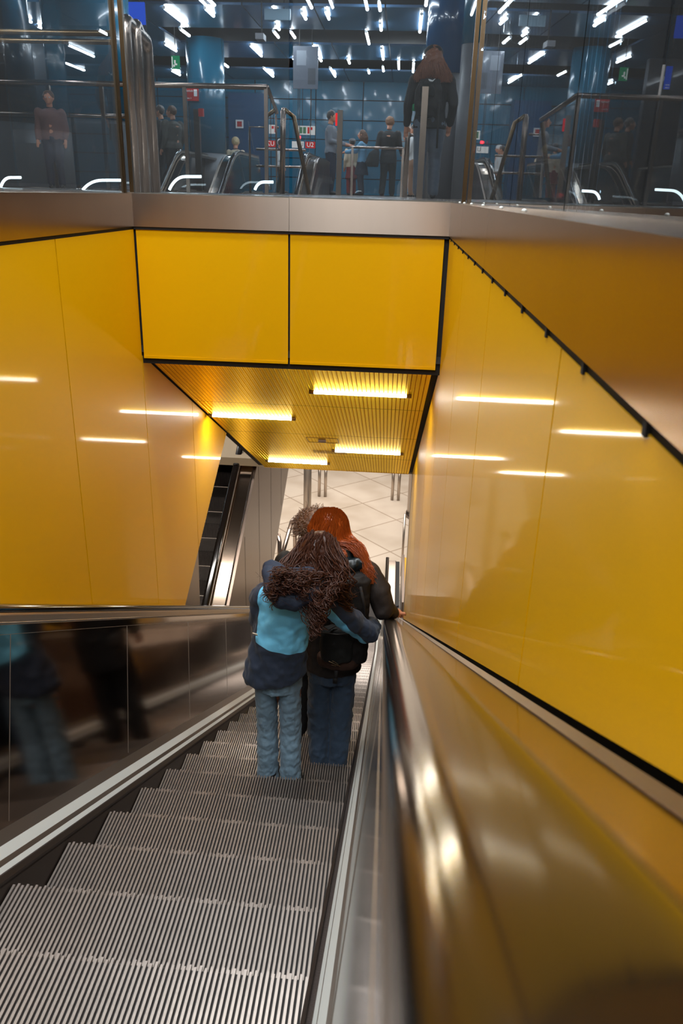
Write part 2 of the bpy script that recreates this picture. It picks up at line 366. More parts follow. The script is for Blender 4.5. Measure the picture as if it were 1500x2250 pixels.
def step_mesh():
    mb = MB(); n = 69; w = 1.0036; p = w / n; hgt = .22
    # comb profile of the tread, extruded along y from -0.40 to 0 (nose), grooves 9 mm deep; riser ribs below the nose
    x = -w / 2
    for k in range(n):
        xa_ = x + k * p; r0 = xa_ + p * .24; r1 = xa_ + p * .76
        mb.box((r0, -.398, -.010), (r1, .006 if k % 2 else .0, 0), 0)
        mb.box((r0, -.004, -hgt), (r1, .002, -.014), 0)
    mb.box((-w / 2, -.400, -.03), (w / 2, -.003, -.010), 1)
    mb.box((-w / 2, -.03, -hgt), (w / 2, -.004, -.012), 1)
    return mb.mesh('step', [STEP, STEPD])
STEPME = step_mesh()
JOINT0, JOINTP = 2.71, 1.26
DZ = .4 * TA
def build_escalator(label, inlet):
    th = thing('escalator', (XC, 0, 0), label, 'escalator')
    org = V(th.location)
    for k in range(-8, 38):
        y = 1.4328 + .4 * k; z = -1.8671 - DZ * k
        z = max(min(z, HR - 1.06), ZT - 1.055)
        if y > 15.6 or y < -3.4: continue
        o = link('step', STEPME, th, V((XC, y, z)) - org)
        if k in (-8,): pass
    for s_, nm in ((-1, 'left'), (1, 'right')):
        mb = MB(); sweep(mb, [(.646, .082), (.648, .0755), (.654, .0700), (.662, .0675), (.680, .0665), (.70, .0665), (.713, .068), (.7215, .072), (.725, .080), (.724, .090), (.716, .098), (.655, .098), (.647, .090)], s_)
        part('handrail', mb, RUB, th, True)
        mb = MB(); sweep(mb, [(.652, .096), (.649, .104), (.646, .127), (.66, .127), (.73, .127), (.73, .096)], s_); part('handrail_guide', mb, STEEL, th)
        mb = MB(); sweep(mb, [(.647, .127), (.6455, .129), (.6455, .134), (.647, .137), (.66, .137), (.66, .127)], s_); part('edge_bead', mb, STEEL, th)
        mb = MB(); sweep(mb, [(.6462, .137), (.579, .804), (.60, .804), (.66, .137)], s_); ip = part('inner_panel', mb, PANEL, th)
        mb = MB()      # upright joints and the frame line along the top
        for k in range(-5, 20):
            sj = JOINT0 + k * JOINTP
            if not .4 < sj < 15.5 and sj > 0: continue
            d_ = V((0, CA, -SA)); n_ = V((0, SA, CA))
            P2 = lambda a, h: V((XC + s_ * a, 0, 0)) + d_ * sj - n_ * h
            a_, b_ = P2(.6418, .17), P2(.5790, .79); mb.prism([a_, b_, b_ + d_ * .0025, a_ + d_ * .0025], (s_ * .004, 0, 0))
        sweep(mb, [(.6426, .1685), (.6424, .1705), (.645, .1705), (.645, .1685)], s_)
        o = part('panel_joint', mb, STEEL, ip)
        DS = [(.579, .804), (.567, .851), (.546, .883), (.542, .9026), (.531, .918)]
        for q, mm in enumerate((STEEL, ALU, STEEL, ALU)):
            a_, b_ = DS[q], DS[q + 1]; mb = MB(); sweep(mb, [a_, b_, (b_[0] + .02, b_[1] + .012), (a_[0] + .02, a_[1] + .012)], s_); part('deck_strip', mb, mm, th)
        mb = MB(); sweep(mb, [(.531, .918), (.5035, .934), (.5035, .942), (.535, .945)], s_); part('brush_strip', mb, BRUSH, th)
        mb = MB(); sweep(mb, [(.5035, .925), (.5035, 1.30), (.515, 1.30), (.515, .91)], s_); part('skirt_panel', mb, SKIRT, th)
        mb = MB(); sweep(mb, [(.715, .152), (.882, .152), (.882, .19), (.715, .19)], s_); part('outer_deck', mb, DECK, th)
        mb = MB(); sweep(mb, [(.882, .150), (.897, .143), (.899, .16), (.886, .19)], s_); part('edge_strip', mb, STEELD, th)
    mb = MB(); mb.box((XC - .5, 15.55, ZL - .02), (XC + .5, 17.55, ZL + .008)); part('comb_plate', mb, STEPD, th)
    mb = MB(); mb.box((XC - .5, -4.5, ZF - .02), (XC + .5, -3.35, ZF + .008)); part('comb_plate', mb, STEPD, th)
    return th
mb = MB()
for s_ in (-1, 1): sweep(mb, [(.90, .17), (.985, .17), (.985, .30), (.90, .30)], s_, 8)
struct('trim_9', mb, BLK)
ours = build_escalator('wide steel escalator running down between the yellow walls', 0)
def copy_tree(o, parent=None, me=None):
    c = o.copy(); COL.objects.link(c); c.parent = parent
    for ch in list(o.children): copy_tree(ch, c)
    return c
def crossing(xc, label, clad):
    c = copy_tree(ours); c.rotation_euler = (0, 0, math.pi); c.location = (xc, 14.533, -.249); tag(c, label, 'escalator')
    for s_ in clad:
        mb = MB(); sweep(mb, [(.899, .158), (.899, 2.5), (.93, 2.5), (.93, .158)], s_)
        o = link('outer_cladding', mb.mesh('outer_cladding', STEELD, False, (XC, 0, 0)), c)
        mb = MB()
        for yy in [-3 + 1.0 * k for k in range(20)]:
            z = zref(yy); mb.prism([(XC + s_ * .9295, yy, z - .3), (XC + s_ * .9295, yy, z - 2.7), (XC + s_ * .9295, yy + .006, z - 2.7), (XC + s_ * .9295, yy + .006, z - .3)], (s_ * .002, 0, 0))
        link('cladding_seam', mb.mesh('cladding_seam', BLK, False, (XC, 0, 0)), o)
    return c
cross = crossing(-2.615, 'steel escalator seen through the gap left of the soffit, climbing away from the camera', (-1, 1))

# ------------------------------------------------------------------ lower hall
mb = MB(); mb.box((-14, -3, ZL - .1), (12, 50, ZL))
def tilemat(name, rgb, rgb2, scale, rot, rough=.25):
    m = mat(name, rgb, rough); nt = m.node_tree; b = nt.nodes['Principled BSDF']
    tc = nt.nodes.new('ShaderNodeTexCoord'); mp = nt.nodes.new('ShaderNodeMapping'); br = nt.nodes.new('ShaderNodeTexBrick')
    mp.inputs['Rotation'].default_value = (0, 0, rot); br.offset = 0; br.inputs['Scale'].default_value = scale
    br.inputs['Color1'].default_value = (*lin(rgb), 1); br.inputs['Color2'].default_value = (*lin(tuple(x * .97 for x in rgb)), 1); br.inputs['Mortar'].default_value = (*lin(rgb2), 1)
    br.inputs['Mortar Size'].default_value = .006; br.inputs['Brick Width'].default_value = .5; br.inputs['Row Height'].default_value = .5
    nz = nt.nodes.new('ShaderNodeTexNoise'); nz.inputs['Scale'].default_value = .8; mx = nt.nodes.new('ShaderNodeMix'); mx.data_type = 'RGBA'; mx.blend_type = 'MULTIPLY'
    rp = nt.nodes.new('ShaderNodeValToRGB'); rp.color_ramp.elements[0].position = .35; rp.color_ramp.elements[0].color = (.72, .68, .62, 1); rp.color_ramp.elements[1].position = .62; rp.color_ramp.elements[1].color = (1, 1, 1, 1)
    nt.links.new(tc.outputs['Object'], mp.inputs[0]); nt.links.new(mp.outputs[0], br.inputs['Vector']); nt.links.new(mp.outputs[0], nz.inputs['Vector'])
    nt.links.new(nz.outputs['Fac'], rp.inputs[0]); mx.inputs[0].default_value = .6; nt.links.new(br.outputs['Color'], mx.inputs[6]); nt.links.new(rp.outputs[0], mx.inputs[7]); nt.links.new(mx.outputs[2], b.inputs['Base Color'])
    return m
struct('floor', mb, tilemat('lower_floor_tiles', (196, 182, 166), (150, 134, 116), .30, .85))
# ------------------------------------------------------------------ upper hall shell
HC = 3.0
mb = MB()
for a, b in (((XL - 14, -16), (XL - .06, 9.7)), ((XL - 14, 9.7), (-6.3, 16.7)), ((XL - 14, 16.7), (12, 25.8)), ((XL - .06, YF + .08), (12, 9.7)), ((-1.62, 9.7), (12, 16.7)),
             ((XR + .08, -16), (12, YF + .08)), ((XL - .06, -16), (XR + .08, -4.5))):
    mb.box((a[0], a[1], ZF - .14), (b[0], b[1], ZF - .002))
struct('floor', mb, FLOORU)
mb = MB(); mb.box((-1.6, 9.68, -1.2), (-1.55, 16.75, ZF - .01)); mb.box((-6.35, 9.64, -1.2), (-1.55, 9.68, ZF - .01)); struct('trim_8', mb, STEELD)
mb = MB()     # ceiling of blue metal fields between dark recesses
BL = [(-16, 15.2), (15.9, 18.0), (19.7, 21.7), (23.5, 25.8)]
xs_ = [-14, -8.3, -6.2, -5.1, -3.0, -1.75, -.5, 1.3, 3.4, 5.5, 7.6, 9.7, 12]
for (a, b) in BL:
    for i in range(len(xs_) - 1):
        mb.box((xs_[i] + .012, a, HC), (xs_[i + 1] - .012, b, HC + .04), 0)
        if b - a > 8:
            for q in range(int(a), int(b), 2): mb.box((xs_[i], q, HC - .001), (xs_[i + 1], q + .015, HC + .01), 1)
for (x0, x1, a, b) in ((-6.2, -5.1, 18.0, 19.7), (-14, -6.2, 18.0, 19.7)): mb.box((x0, a, HC), (x1, b, HC + .04), 0)
mb.box((-14, -16, HC + .3), (12, 25.8, HC + .36), 1)
struct('ceiling', mb, [BLUEC, DARKC])
mb = MB()     # far wall of blue panels
rows = [ZF, .42, .95, 1.47, 1.99, 2.52, HC + .3]; cols = [-9.1, -7.4, -5.9, -4.5, -2.72, -1.34, .35, 2.0, 3.7, 5.4, 7.1, 8.8]
for i in range(len(rows) - 1):
    for j in range(len(cols) - 1): mb.box((cols[j] + .012, 25.72, rows[i] + .012), (cols[j + 1] - .012, 25.76, rows[i + 1] - .012), 0)
mb.box((-14, 25.765, ZF), (12, 25.85, HC + .3), 1)
struct('wall_far', mb, [BLUEP, BLK])
DKW = mat('dark_blue_wall', (26, 34, 44), .35, coat=.3)
mb = MB(); mb.box((-14.1, -16, ZF), (-14, 25.8, HC + .3)); struct('wall_left', mb, DKW)
mb = MB(); mb.box((12, -16, ZF), (12.1, 25.8, HC + .3)); struct('wall_right', mb, DKW)
mb = MB(); mb.box((-14, -16.1, ZF), (12, -16, HC + .3)); struct('wall_back', mb, DKW)
mb = MB(); mb.box((-13, 20.2, ZF), (-6.05, 20.4, HC)); mb.box((-13, 14.0, ZF), (-6.9, 14.2, HC)); struct('wall_side', mb, DKW)

# ------------------------------------------------------------------ hall ceiling lamps
HL = [(-4.41, 16.02, 1.6), (-7.54, 17.9, 0.67), (-7.49, 16.16, 1.35), (-6.45, 23.85, 0.88), (-6.33, 14.21, 1.6), (-5.45, 19.7, 0.95), (-4.73, 22.2, 0.81), (-4.71, 19.68, 1.52), (-4.64, 17.96, 0.73), (-3.81, 23.03, 1.64), (-3.67, 16.0, 0.66), (-3.54, 19.66, 1.49), (-3.45, 14.15, 1.6), (-2.82, 21.39, 1.43), (-2.77, 18.02, 0.66), (-2.63, 17.34, 0.5), (-2.49, 16.02, 0.66), (-2.43, 18.04, 0.66), (-2.18, 21.12, 0.62), (-2.14, 19.45, 1.47), (-2.06, 22.8, 1.62), (-1.98, 16.16, 0.63), (-1.77, 14.23, 1.6), (-1.55, 16.05, 0.7), (-1.51, 21.24, 0.76), (-1.1, 22.97, 0.68), (-0.92, 17.94, 1.33), (-0.81, 14.3, 1.6), (-0.71, 22.41, 0.8), (-0.67, 19.82, 1.48), (-0.62, 17.1, 0.64), (-0.59, 15.32, 0.63), (-0.31, 21.39, 1.39), (0.05, 21.65, 1.61), (0.13, 16.24, 1.61), (0.19, 13.91, 1.6), (0.28, 20.84, 0.68), (1.7, 16.6, 1.6), (3.2, 18.2, 1.6), (4.6, 20.1, 1.6), (2.4, 20.3, 1.6), (6.2, 16.3, 1.6), (5.8, 22.6, 1.6), (3.4, 14.2, 1.6), (1.5, 12.3, 1.6), (4.8, 11.2, 1.6), (-0.9, 12.4, 1.6), (-3.6, 12.2, 1.6), (-1.9, 8.6, 1.6), (1.2, 8.2, 1.6), (-4.6, 8.4, 1.6), (3.6, 7.4, 1.6), (-2.6, 5.0, 1.6), (0.9, 4.4, 1.6), (-5.2, 4.6, 1.6), (3.0, 3.6, 1.6), (-1.3, 1.4, 1.6), (1.8, 0.3, 1.6), (-4.0, 0.8, 1.6), (-0.3, -2.4, 1.6), (-2.6, -2.9, 1.6), (2.4, -3.4, 1.6), (-5.0, -3.0, 1.6), (-1.4, -6.2, 1.6), (1.0, -6.6, 1.6), (-3.6, -6.8, 1.6), (7.6, 12.0, 1.6), (7.8, 18.4, 1.6), (8.8, 21.6, 1.6), (-9.4, 18.4, 1.6), (-10.6, 16.3, 1.6), (6.5, 8.0, 1.6), (-7.8, 8.8, 1.6), (-9.8, 12.3, 1.6)]  # many shorter tubes added in place of lamp reflections doubled in the glass
proto = tube_lamp('ceiling_lamp', (HL[0][0], HL[0][1], HC - .035), (HL[0][0], HL[0][1] + 1.6, HC - .035), .024, TUBEH, 'white fluorescent tube lamp in the blue hall ceiling', 'tube lamps in the blue hall ceiling', WHT)
for (x, y, ln) in HL[1:]:
    c = copy_tree(proto); c.location = (x, y + ln / 2, HC - .035); c.scale = (1, ln / 1.6, 1)

# ------------------------------------------------------------------ glass round the well
def pane(par, a, b, m, z1=1.15, th_=.012):
    a, b = V(a), V(b); d = (b - a).normalized(); n_ = V((-d.y, d.x)) * th_ / 2
    mb = MB(); mb.prism([(*(a - n_), ZF), (*(b - n_), ZF), (*(b + n_), ZF), (*(a + n_), ZF)], (0, 0, z1 - ZF)); return part('glass_panel', mb, m, par)
def boxpart(par, name, a, b, m):
    mb = MB(); mb.box(a, b); return part(name, mb, m, par)
G = 'glass balustrades round the well'
yg = YF + .08
gb = thing('glass_balustrade', (-.6, yg, ZF), 'front glass balustrade of two clear panels standing above the yellow bulkhead', 'glass balustrade', G)
pane(gb, (-1.55, yg), (-.655, yg), GLASS); pane(gb, (-.635, yg), (.318, yg), GLASS)
boxpart(gb, 'channel', (-1.6, yg + .007, ZF), (.31, yg + .03, ZF + .006), STEEL)
boxpart(gb, 'post', (-1.578, yg + .008, ZF), (-1.555, yg + .034, 1.2), BRONZE)
boxpart(gb, 'post', (.320, yg - .011, ZF), (.342, yg + .011, 1.2), BRONZE)
gb = thing('glass_balustrade', (-1.60, 3.3, ZF), 'glass balustrade along the left fascia with a dark joint between its panels', 'glass balustrade', G)
pane(gb, (-1.60, yg - .06), (-1.60, 3.30), GLASS); pane(gb, (-1.60, 3.28), (-1.60, 1.2), GLASS)
boxpart(gb, 'post', (-1.612, yg - .035, ZF), (-1.588, yg - .012, 1.2), BRONZE)
gb = thing('glass_balustrade', (.4, 3.0, ZF), 'mirror-like glass balustrade running towards the camera along the right fascia', 'glass balustrade', G)
for a, b in ((yg - .02, 4.03), (4.02, 3.36), (3.35, 2.45), (2.44, 1.3)):
    k0 = .352 + (yg - a) * .045; k1 = .352 + (yg - b) * .045; pane(gb, (k0, a), (k1, b), GLASSR)
mb = MB(); mb.prism([(.36, yg, ZF), (.38, yg, ZF), (.38 + 3.6 * .045, 1.2, ZF), (.36 + 3.6 * .045, 1.2, ZF)], (0, 0, .012)); part('channel', mb, STEEL, gb)
for k, y in enumerate((4.55, 4.2, 3.75, 3.2, 2.6, 2.1)):
    mb = MB(); mb.ball((XR + .03, y, ZF + .003), (.007, .007, .005), n=10, m=5); part('screw', mb, ALU, gb, True)
def post(name, x, y, w, h, m, lab, cat='post', grp=None, z0=ZF):
    mb = MB(); mb.box((x - w / 2, y - w / 2, z0), (x + w / 2, y + w / 2, z0 + h)); return tag(link(name, mb.mesh(name, m)), lab, cat, grp)

def rtube(name, pts, r, m, lab, cat, grp=None, n=12):
    mb = MB(); mb.tube(pts, r, n); org = V(pts[0]); return tag(link(name, mb.mesh(name, m, True, org), None, org), lab, cat, grp)
def arcpts(a, c, b, n=6):
    a, b, c = V(a), V(b), V(c); return [a * (1 - t) ** 2 + c * 2 * t * (1 - t) + b * t * t for t in [i / n for i in range(n + 1)]]
def loop(x0, y0, x1, y1, h, r, lab, k=.09):
    d = V((x1 - x0, y1 - y0, 0)).normalized() * k
    p0, p1 = V((x0, y0, ZF + h)), V((x1, y1, ZF + h)); dn = V((0, 0, -k))
    return rtube('guard_loop', [V((x0, y0, ZF))] + arcpts(p0 + dn, p0, p0 + d) + arcpts(p1 - d, p1, p1 + dn) + [V((x1, y1, ZF))], r, TUBES, lab, 'guard rail', 'looped steel tube guards at the glass corner')
loop(-1.78, 5.55, -1.88, 6.35, 1.0, .036, 'tall looped steel tube guard nearest the glass corner post')
loop(-1.79, 5.80, -1.97, 6.60, 1.02, .034, 'looped steel tube guard half hidden behind the nearest guard loop')

# ------------------------------------------------------------------ railings in the hall
def rail(name, pts, posts, r, lab, z=1.06, m=TUBES, glass=True, rr=None):
    th = thing(name, pts[0][:2] + (ZF,), lab, 'railing')
    mb = MB()
    for a, b in zip(pts, pts[1:]):
        a_, b_ = V((*a[:2], z)), V((*b[:2], z)); mb.tube([a_, b_], r, 8)
    part('top_rail', mb, m, th, True)
    for (x, y) in posts:
        mb = MB(); mb.box((x - .02, y - .02, ZF), (x + .02, y + .02, z)); part('post', mb, m, th)
    if glass:
        mb = MB()
        for a, b in zip(pts, pts[1:]):
            d = (V(b[:2]) - V(a[:2])).normalized(); n_ = V((-d.y, d.x)) * .005; a2, b2 = V(a[:2]), V(b[:2])
            mb.prism([(*(a2 - n_), ZF + .05), (*(b2 - n_), ZF + .05), (*(b2 + n_), ZF + .05), (*(a2 + n_), ZF + .05)], (0, 0, z - ZF - .1))
        part('glass', mb, GLASS, th)
    return th
rail('railing', [(-5.6, 9.6), (-1.55, 9.6), (-1.88, 12.5)], [(-1.56, 9.6), (-3.99, 9.6), (-2.46, 9.6), (-3.39, 9.6), (-4.9, 9.6)], .028, 'long glass railing with steel top rail behind the left guard loops', 1.05)
dr = rail('railing', [(-5.6, 6.9), (-2.30, 6.9)], [(-5.5, 6.9)], .022, 'high double bronze rail crossing the left edge of the picture', 1.10, BRONZE, False)
mb = MB(); mb.tube([(-5.6, 6.92, 1.045), (-2.30, 6.92, 1.045)], .02, 8); part('lower_rail', mb, BRONZE, dr, True)
rail('railing', [(-1.04, 16), (-.04, 16)], [(-1.0, 16), (-.07, 16)], .022, 'short glass railing in front of the person in the black coat', .80)
rail('railing', [(-5.8, 11.8), (-3.6, 11.8)], [(-4.6, 11.8)], .03, 'pale sloping handrail seen through the left side glass', .9)
rtube('round_post', [(-.0, 15, ZF), (0, 15, 1.27), (0, 15, 1.31)], [.045, .045, .02], TUBES, 'round steel post with domed top left of the walking woman', 'post')
post('square_post', .17, 10, .07, 1.16, STEELD, 'square grey steel post overlapping the walking woman', 'post')
post('square_post', -1.32, 17, .10, 1.52, STEELD, 'dark square post in front of the man in the grey shirt', 'post')
post('red_lamp', -1.39, 17.0, .04, .22, emat('dim_red_signal', (200, 20, 26), 2.0), 'small red signal lamp on the post beside the man in grey', 'signal', None, 1.22)
post('square_post', -4.13, 17, .11, 1.48, STEELD, 'dark square post in front of the blue column with the red sign', 'post')
post('call_box', -4.03, 16.95, .09, .14, RED, 'small red box on top of the dark post by the blue column', 'box', None, 1.32)
rtube('round_post', [(-2.02, 14, ZF), (-2.0, 14, 1.2), (-2.0, 14, 1.25)], [.045, .045, .02], TUBES, 'round steel post left of the leaning bronze rail', 'post')
rtube('leaning_rail', [(-1.98, 14, 1.22), (-1.83, 14, 1.12), (-1.57, 14, ZF)], .035, BRONZE, 'bronze tube rail leaning down to the right beside a round post', 'rail')
rtube('guard_rail', [(-2.55, 14.0, ZF), (-2.55, 14.0, .96), (-2.075, 14.0, .96)], .018, TUBES, 'short horizontal steel bar left of the round post', 'rail')
rtube('guard_rail', [(-2.62, 15, .68), (-1.75, 15, .68)], .02, TUBES, 'horizontal steel bar crossing behind the leaning bronze rail', 'rail')
rtube('guard_rail', [(-2.62, 15, .41), (-1.75, 15, .41)], .02, TUBES, 'lower horizontal steel bar behind the leaning bronze rail', 'rail')
rtube('guard_rail', [(.0, 15, .96), (.22, 15, .96)], .025, TUBES, 'short steel bar between the domed post and the square post', 'rail')

# ------------------------------------------------------------------ columns
def column(x, y, r, zs_, m2, lab):
    th = thing('column', (x, y, ZF), lab, 'column')
    mb = MB(); mb.tube([(x, y, ZF), (x, y, zs_)], r * 1.0, 32); part('stone_base', mb, GREYW, th, True)
    mb = MB(); mb.tube([(x, y, zs_), (x, y, HC)], r * 1.02, 32); part('blue_cladding', mb, m2, th, True)
    return th
column(-4.85, 13.3, .62, .93, BLUEP, 'thick blue column seen through the left side glass')
column(-4.46, 19.3, .40, .76, BLUEP, 'blue column carrying the red and white sign')
column(.56, 12.9, .36, 1.60, mat('scratched_blue_enamel', (24, 84, 130), .2, coat=.8, bump=.3, bscale=14), 'thick scratched blue column behind the walking person')
column(.83, 12.3, .17, 1.90, BLUEP, 'narrow column with a tall grey stone base right of the walking person')
column(-6.4, 13.6, .5, .9, DKW, 'dark column at the left edge of the picture')
column(3.4, 15.4, .5, .9, BLUEP, 'blue column deep in the hall behind the right side glass')
mb = MB(); mb.box((-4.75, 12.0, ZF), (-4.0, 12.6, .82)); mb.box((-6.3, 12.05, ZF), (-4.76, 12.6, .55)); tag(link('stone_parapet', mb.mesh('stone_parapet', GREYW)), 'grey stone parapet behind the left side glass', 'wall')
mb = MB(); mb.box((-5.2, 25.2, ZF), (-4.15, 25.7, 2.6)); tag(link('service_cabin', mb.mesh('service_cabin', mat('cabin_blue', (18, 70, 108), .3))), 'plain blue cabin standing against the far wall left', 'cabin')

# ------------------------------------------------------------------ signs
def text(name, s_, loc, size, m, parent=None, rot=(math.pi / 2, 0, 0)):
    cu = bpy.data.curves.new(name, 'FONT'); cu.body = s_; cu.size = size; cu.extrude = .002; cu.align_x = 'CENTER'; cu.align_y = 'CENTER'
    t = bpy.data.objects.new('tmp', cu); COL.objects.link(t); dg = bpy.context.evaluated_depsgraph_get()
    me = bpy.data.meshes.new_from_object(t.evaluated_get(dg)); bpy.data.objects.remove(t); me.materials.clear(); me.materials.append(m)
    o = link(name, me, parent, loc); o.rotation_euler = rot; return o
def sign(name, x0, x1, z0, z1, y, m, lab, texts=(), boxes=(), cat='sign', th_=.03):
    c = V(((x0 + x1) / 2, y, (z0 + z1) / 2)); th = thing(name, c, lab, cat)
    mb = MB(); mb.box((x0, y, z0), (x1, y + th_, z1)); part('board', mb, m, th)
    for (bx0, bx1, bz0, bz1, bm_) in boxes:
        mb = MB(); mb.box((bx0, y - .004, bz0), (bx1, y, bz1)); part('printed_field', mb, bm_, th)
    if z1 > 1.0 and 'notice' not in name and name != 'column_sign':
        for hx in ((x0 + (x1 - x0) * .25), (x0 + (x1 - x0) * .75)) if x1 - x0 > .3 else ((x0 + x1) / 2,):
            mb = MB(); mb.tube([(hx, y + th_ / 2, z1 - .002), (hx, y + th_ / 2, HC + .301)], .008, 6); part('hanger', mb, DARKC, th)
    for (s_, tx, tz, sz, tm) in texts: text('lettering', s_, V((tx, y - .007, tz)) - c, sz, tm, th)
    return th
SW = emat('lit_white_lettering', (235, 235, 235), .9); REDL = emat('lit_red_field', (190, 40, 42), .9); GRN = mat('green_print', (60, 110, 70), .5)
TXTW = mat('white_lettering', (225, 225, 225), .5); TXTD = mat('dark_lettering', (40, 60, 70), .5)
sign('column_sign', -4.84, -4.53, 1.77, 2.02, 18.86, RED, 'red and white notice on the blue column', [('Nothalt', -4.74, 1.96, .06, TXTW), ('Gleis 1', -4.75, 1.82, .045, TXTW)], [(-4.63, -4.56, 1.86, 1.99, TXTW)])
sign('line_sign', -2.58, -2.33, 1.05, 1.20, 22, REDL, 'lit red U2 line sign behind the leaning rail', [('U2', -2.455, 1.125, .15, SW)])
sign('line_sign', -2.92, -2.62, 1.05, 1.20, 22, EM_WH, 'pale line sign left of the red U2 sign', [('U', -2.68, 1.125, .13, TXTD)])
sign('route_sign', -3.02, -2.55, 1.48, 1.70, 24, EM_WH, 'white route sign with green and red fields above the red signals', [], [(-2.98, -2.9, 1.51, 1.67, GRN), (-2.88, -2.8, 1.51, 1.67, GRN), (-2.76, -2.70, 1.51, 1.67, REDL), (-2.68, -2.62, 1.60, 1.67, REDL)])
sign('exit_sign', -4.86, -4.69, 2.26, 2.50, 18, EM_GRN, 'small green emergency exit sign hanging from the ceiling', [], [(-4.80, -4.77, 2.36, 2.42, SW), (-4.79, -4.74, 2.33, 2.36, SW), (-4.82, -4.79, 2.30, 2.34, SW), (-4.85, -4.83, 2.28, 2.48, SW)])
sign('display_screen', -4.50, -4.16, 2.36, 2.66, 14, EM_BLUE, 'blue display screen at the top left under the ceiling')
sign('display_screen', -4.60, -4.50, 1.78, 2.12, 15, EM_BLUE, 'narrow blue departure screen beside the guard loops', [('8 Min', -4.55, 1.84, .03, SW), ('2 Min', -4.55, 1.80, .03, SW)])
sign('lit_poster', -4.47, -4.43, 1.68, 2.14, 15, EM_WH, 'narrow white lit poster edge right of the guard loops')
sign('wall_notice', -4.98, -4.76, 1.68, 1.90, 25.15, WHT, 'white and red notice on the blue cabin', [], [(-4.94, -4.80, 1.72, 1.86, RED)])
sign('hanging_panel', -2.45, -1.93, 2.02, 2.80, 18.6, mat('grey_glossy_panel', (86, 92, 104), .3, coat=.5), 'large grey line diagram panel hanging in the hall', [], [(-2.38, -2.18, 2.45, 2.72, mat('panel_print', (130, 136, 146), .5)), (-2.14, -1.98, 2.1, 2.4, mat('panel_print', (64, 68, 76), .5))])
sign('hanging_panel', -2.62, -2.16, 2.80, 2.97, 16, mat('pale_panel', (104, 126, 140), .4), 'pale rectangular panel close under the hall ceiling')
sign('signal_lamp', -2.75, -2.69, 1.26, 1.32, 21.9, EM_RED, 'round red signal light below the route sign', cat='signal')
sign('signal_lamp', -.62, -.56, .50, .56, 23, EM_RED, 'red signal light on a low post behind the person in the black coat', cat='signal')
post('square_post', -.59, 23.06, .05, .62, STEELD, 'low dark post carrying the red signal behind the person in the black coat')
th = thing('station_clock', at(427, 131, 21), 'round pale blue station clock hanging by the blue column', 'clock')
c = V(th.location); mb = MB(); mb.tube([c, c + V((0, .06, 0))], .20, 28); part('clock_face', mb, emat('clock_glow', (60, 110, 140), .7), th)
for a, L in ((2.2, .15), (4.0, .10)):
    mb = MB(); d = V((math.cos(a), 0, math.sin(a))); mb.tube([c + V((0, -.01, 0)), c + V((0, -.01, 0)) + d * L], .009, 6); part('clock_hand', mb, TXTD, th)
mb = MB()
for k in range(12):
    a = k * math.pi / 6; d = V((math.cos(a), 0, math.sin(a))); mb.tube([c + V((0, -.01, 0)) + d * .155, c + V((0, -.01, 0)) + d * .185], .006, 5)
part('hour_marks', mb, TXTD, th)
th = thing('security_camera', at(573, 82, 15.5), 'small grey security camera under the hall ceiling', 'camera'); c = V(th.location)
mb = MB(); mb.box(c + V((-.07, -.16, -.05)), c + V((.07, .12, .04))); part('housing', mb, GREYW, th)
mb = MB(); mb.tube([c + V((0, .1, .03)), c + V((0, .1, HC - c.z))], .012, 6); part('bracket', mb, DARKC, th)

# other escalators of the hall and lit comb arcs
copyB = copy_tree(ours); copyB.rotation_euler = (0, 0, math.pi); copyB.location = (-5.10, 14.533, -.249); tag(copyB, 'second hall escalator left of the crossing one, its curved end behind the guard loops', 'escalator')
for (u0, u1, v, lb) in ((372, 442, 388, 'bright white light arc at the foot of the dark escalator end'), (182, 268, 396, 'bright white light arc behind the left side glass'), (0, 46, 390, 'bright white light arc at the left edge of the picture'), (560, 600, 400, 'bright white light arc left of the round post')):
    Y = 7.9; p = [at(u0, 417, Y), at(u0 + (u1 - u0) * .25, v + 8, Y), at(u0 + (u1 - u0) * .5, v, Y), at(u1, v, Y)]
    rtube('light_arc', arcpts(p[0], p[1] + V((-.02, 0, .03)), p[2], 8) + [p[3]], .012, EM_LED, lb, 'lamp', 'white light arcs at the escalator entries')
mb = MB(); mb.box((-14, 49.8, ZL), (12, 50, -3)); struct('wall_end', mb, mat('lower_wall', (190, 176, 156), .4))
mb = MB(); mb.box((-14, YE + .3, -3.2), (12, 50, -3.1)); struct('ceiling', mb, mat('lower_ceiling', (170, 150, 120), .5))
th = thing('column', (.66, 22.3, ZL), 'grey steel-clad column standing at the tunnel mouth right', 'column')
mb = MB(); mb.tube([(1.0, 22.8, ZL), (1.0, 22.8, -3.2)], .42, 32); part('cladding', mb, STEEL, th, True)
mb = MB(); mb.tube([(1.0, 22.8, ZL), (1.0, 22.8, ZL + .14)], .45, 32); part('base_ring', mb, STEELD, th, True)
rtube('sign_pole', [(-2.05, 18.6, ZL), (-2.05, 18.6, -4.5)], .10, STEEL, 'thick grey steel pole standing on the lower floor behind the red hair', 'pole')
sign('small_sign', -1.90, -1.78, -6.16, -5.9, 18.4, RED, 'tiny red sign corner beside the grey pole under the soffit')
for x, nm in ((-2.17, 'left'), (.21, 'right')):
    th = thing('floor_barrier', (x, 24.14, ZL), 'paired steel barrier posts on the lower floor, the %s pair under the soffit edge' % nm, 'barrier', 'barrier posts on the lower floor')
    for dx in (-.1, .1):
        mb = MB(); mb.tube([(x + dx, 24.1, ZL), (x + dx, 24.1, ZL + 1.25)], .05, 10); part('post', mb, STEEL, th, True)
    mb = MB(); mb.tube([(x - .1, 24.1, ZL + 1.2), (x + .1, 24.1, ZL + 1.2)], .045, 10); part('crossbar', mb, STEEL, th, True)
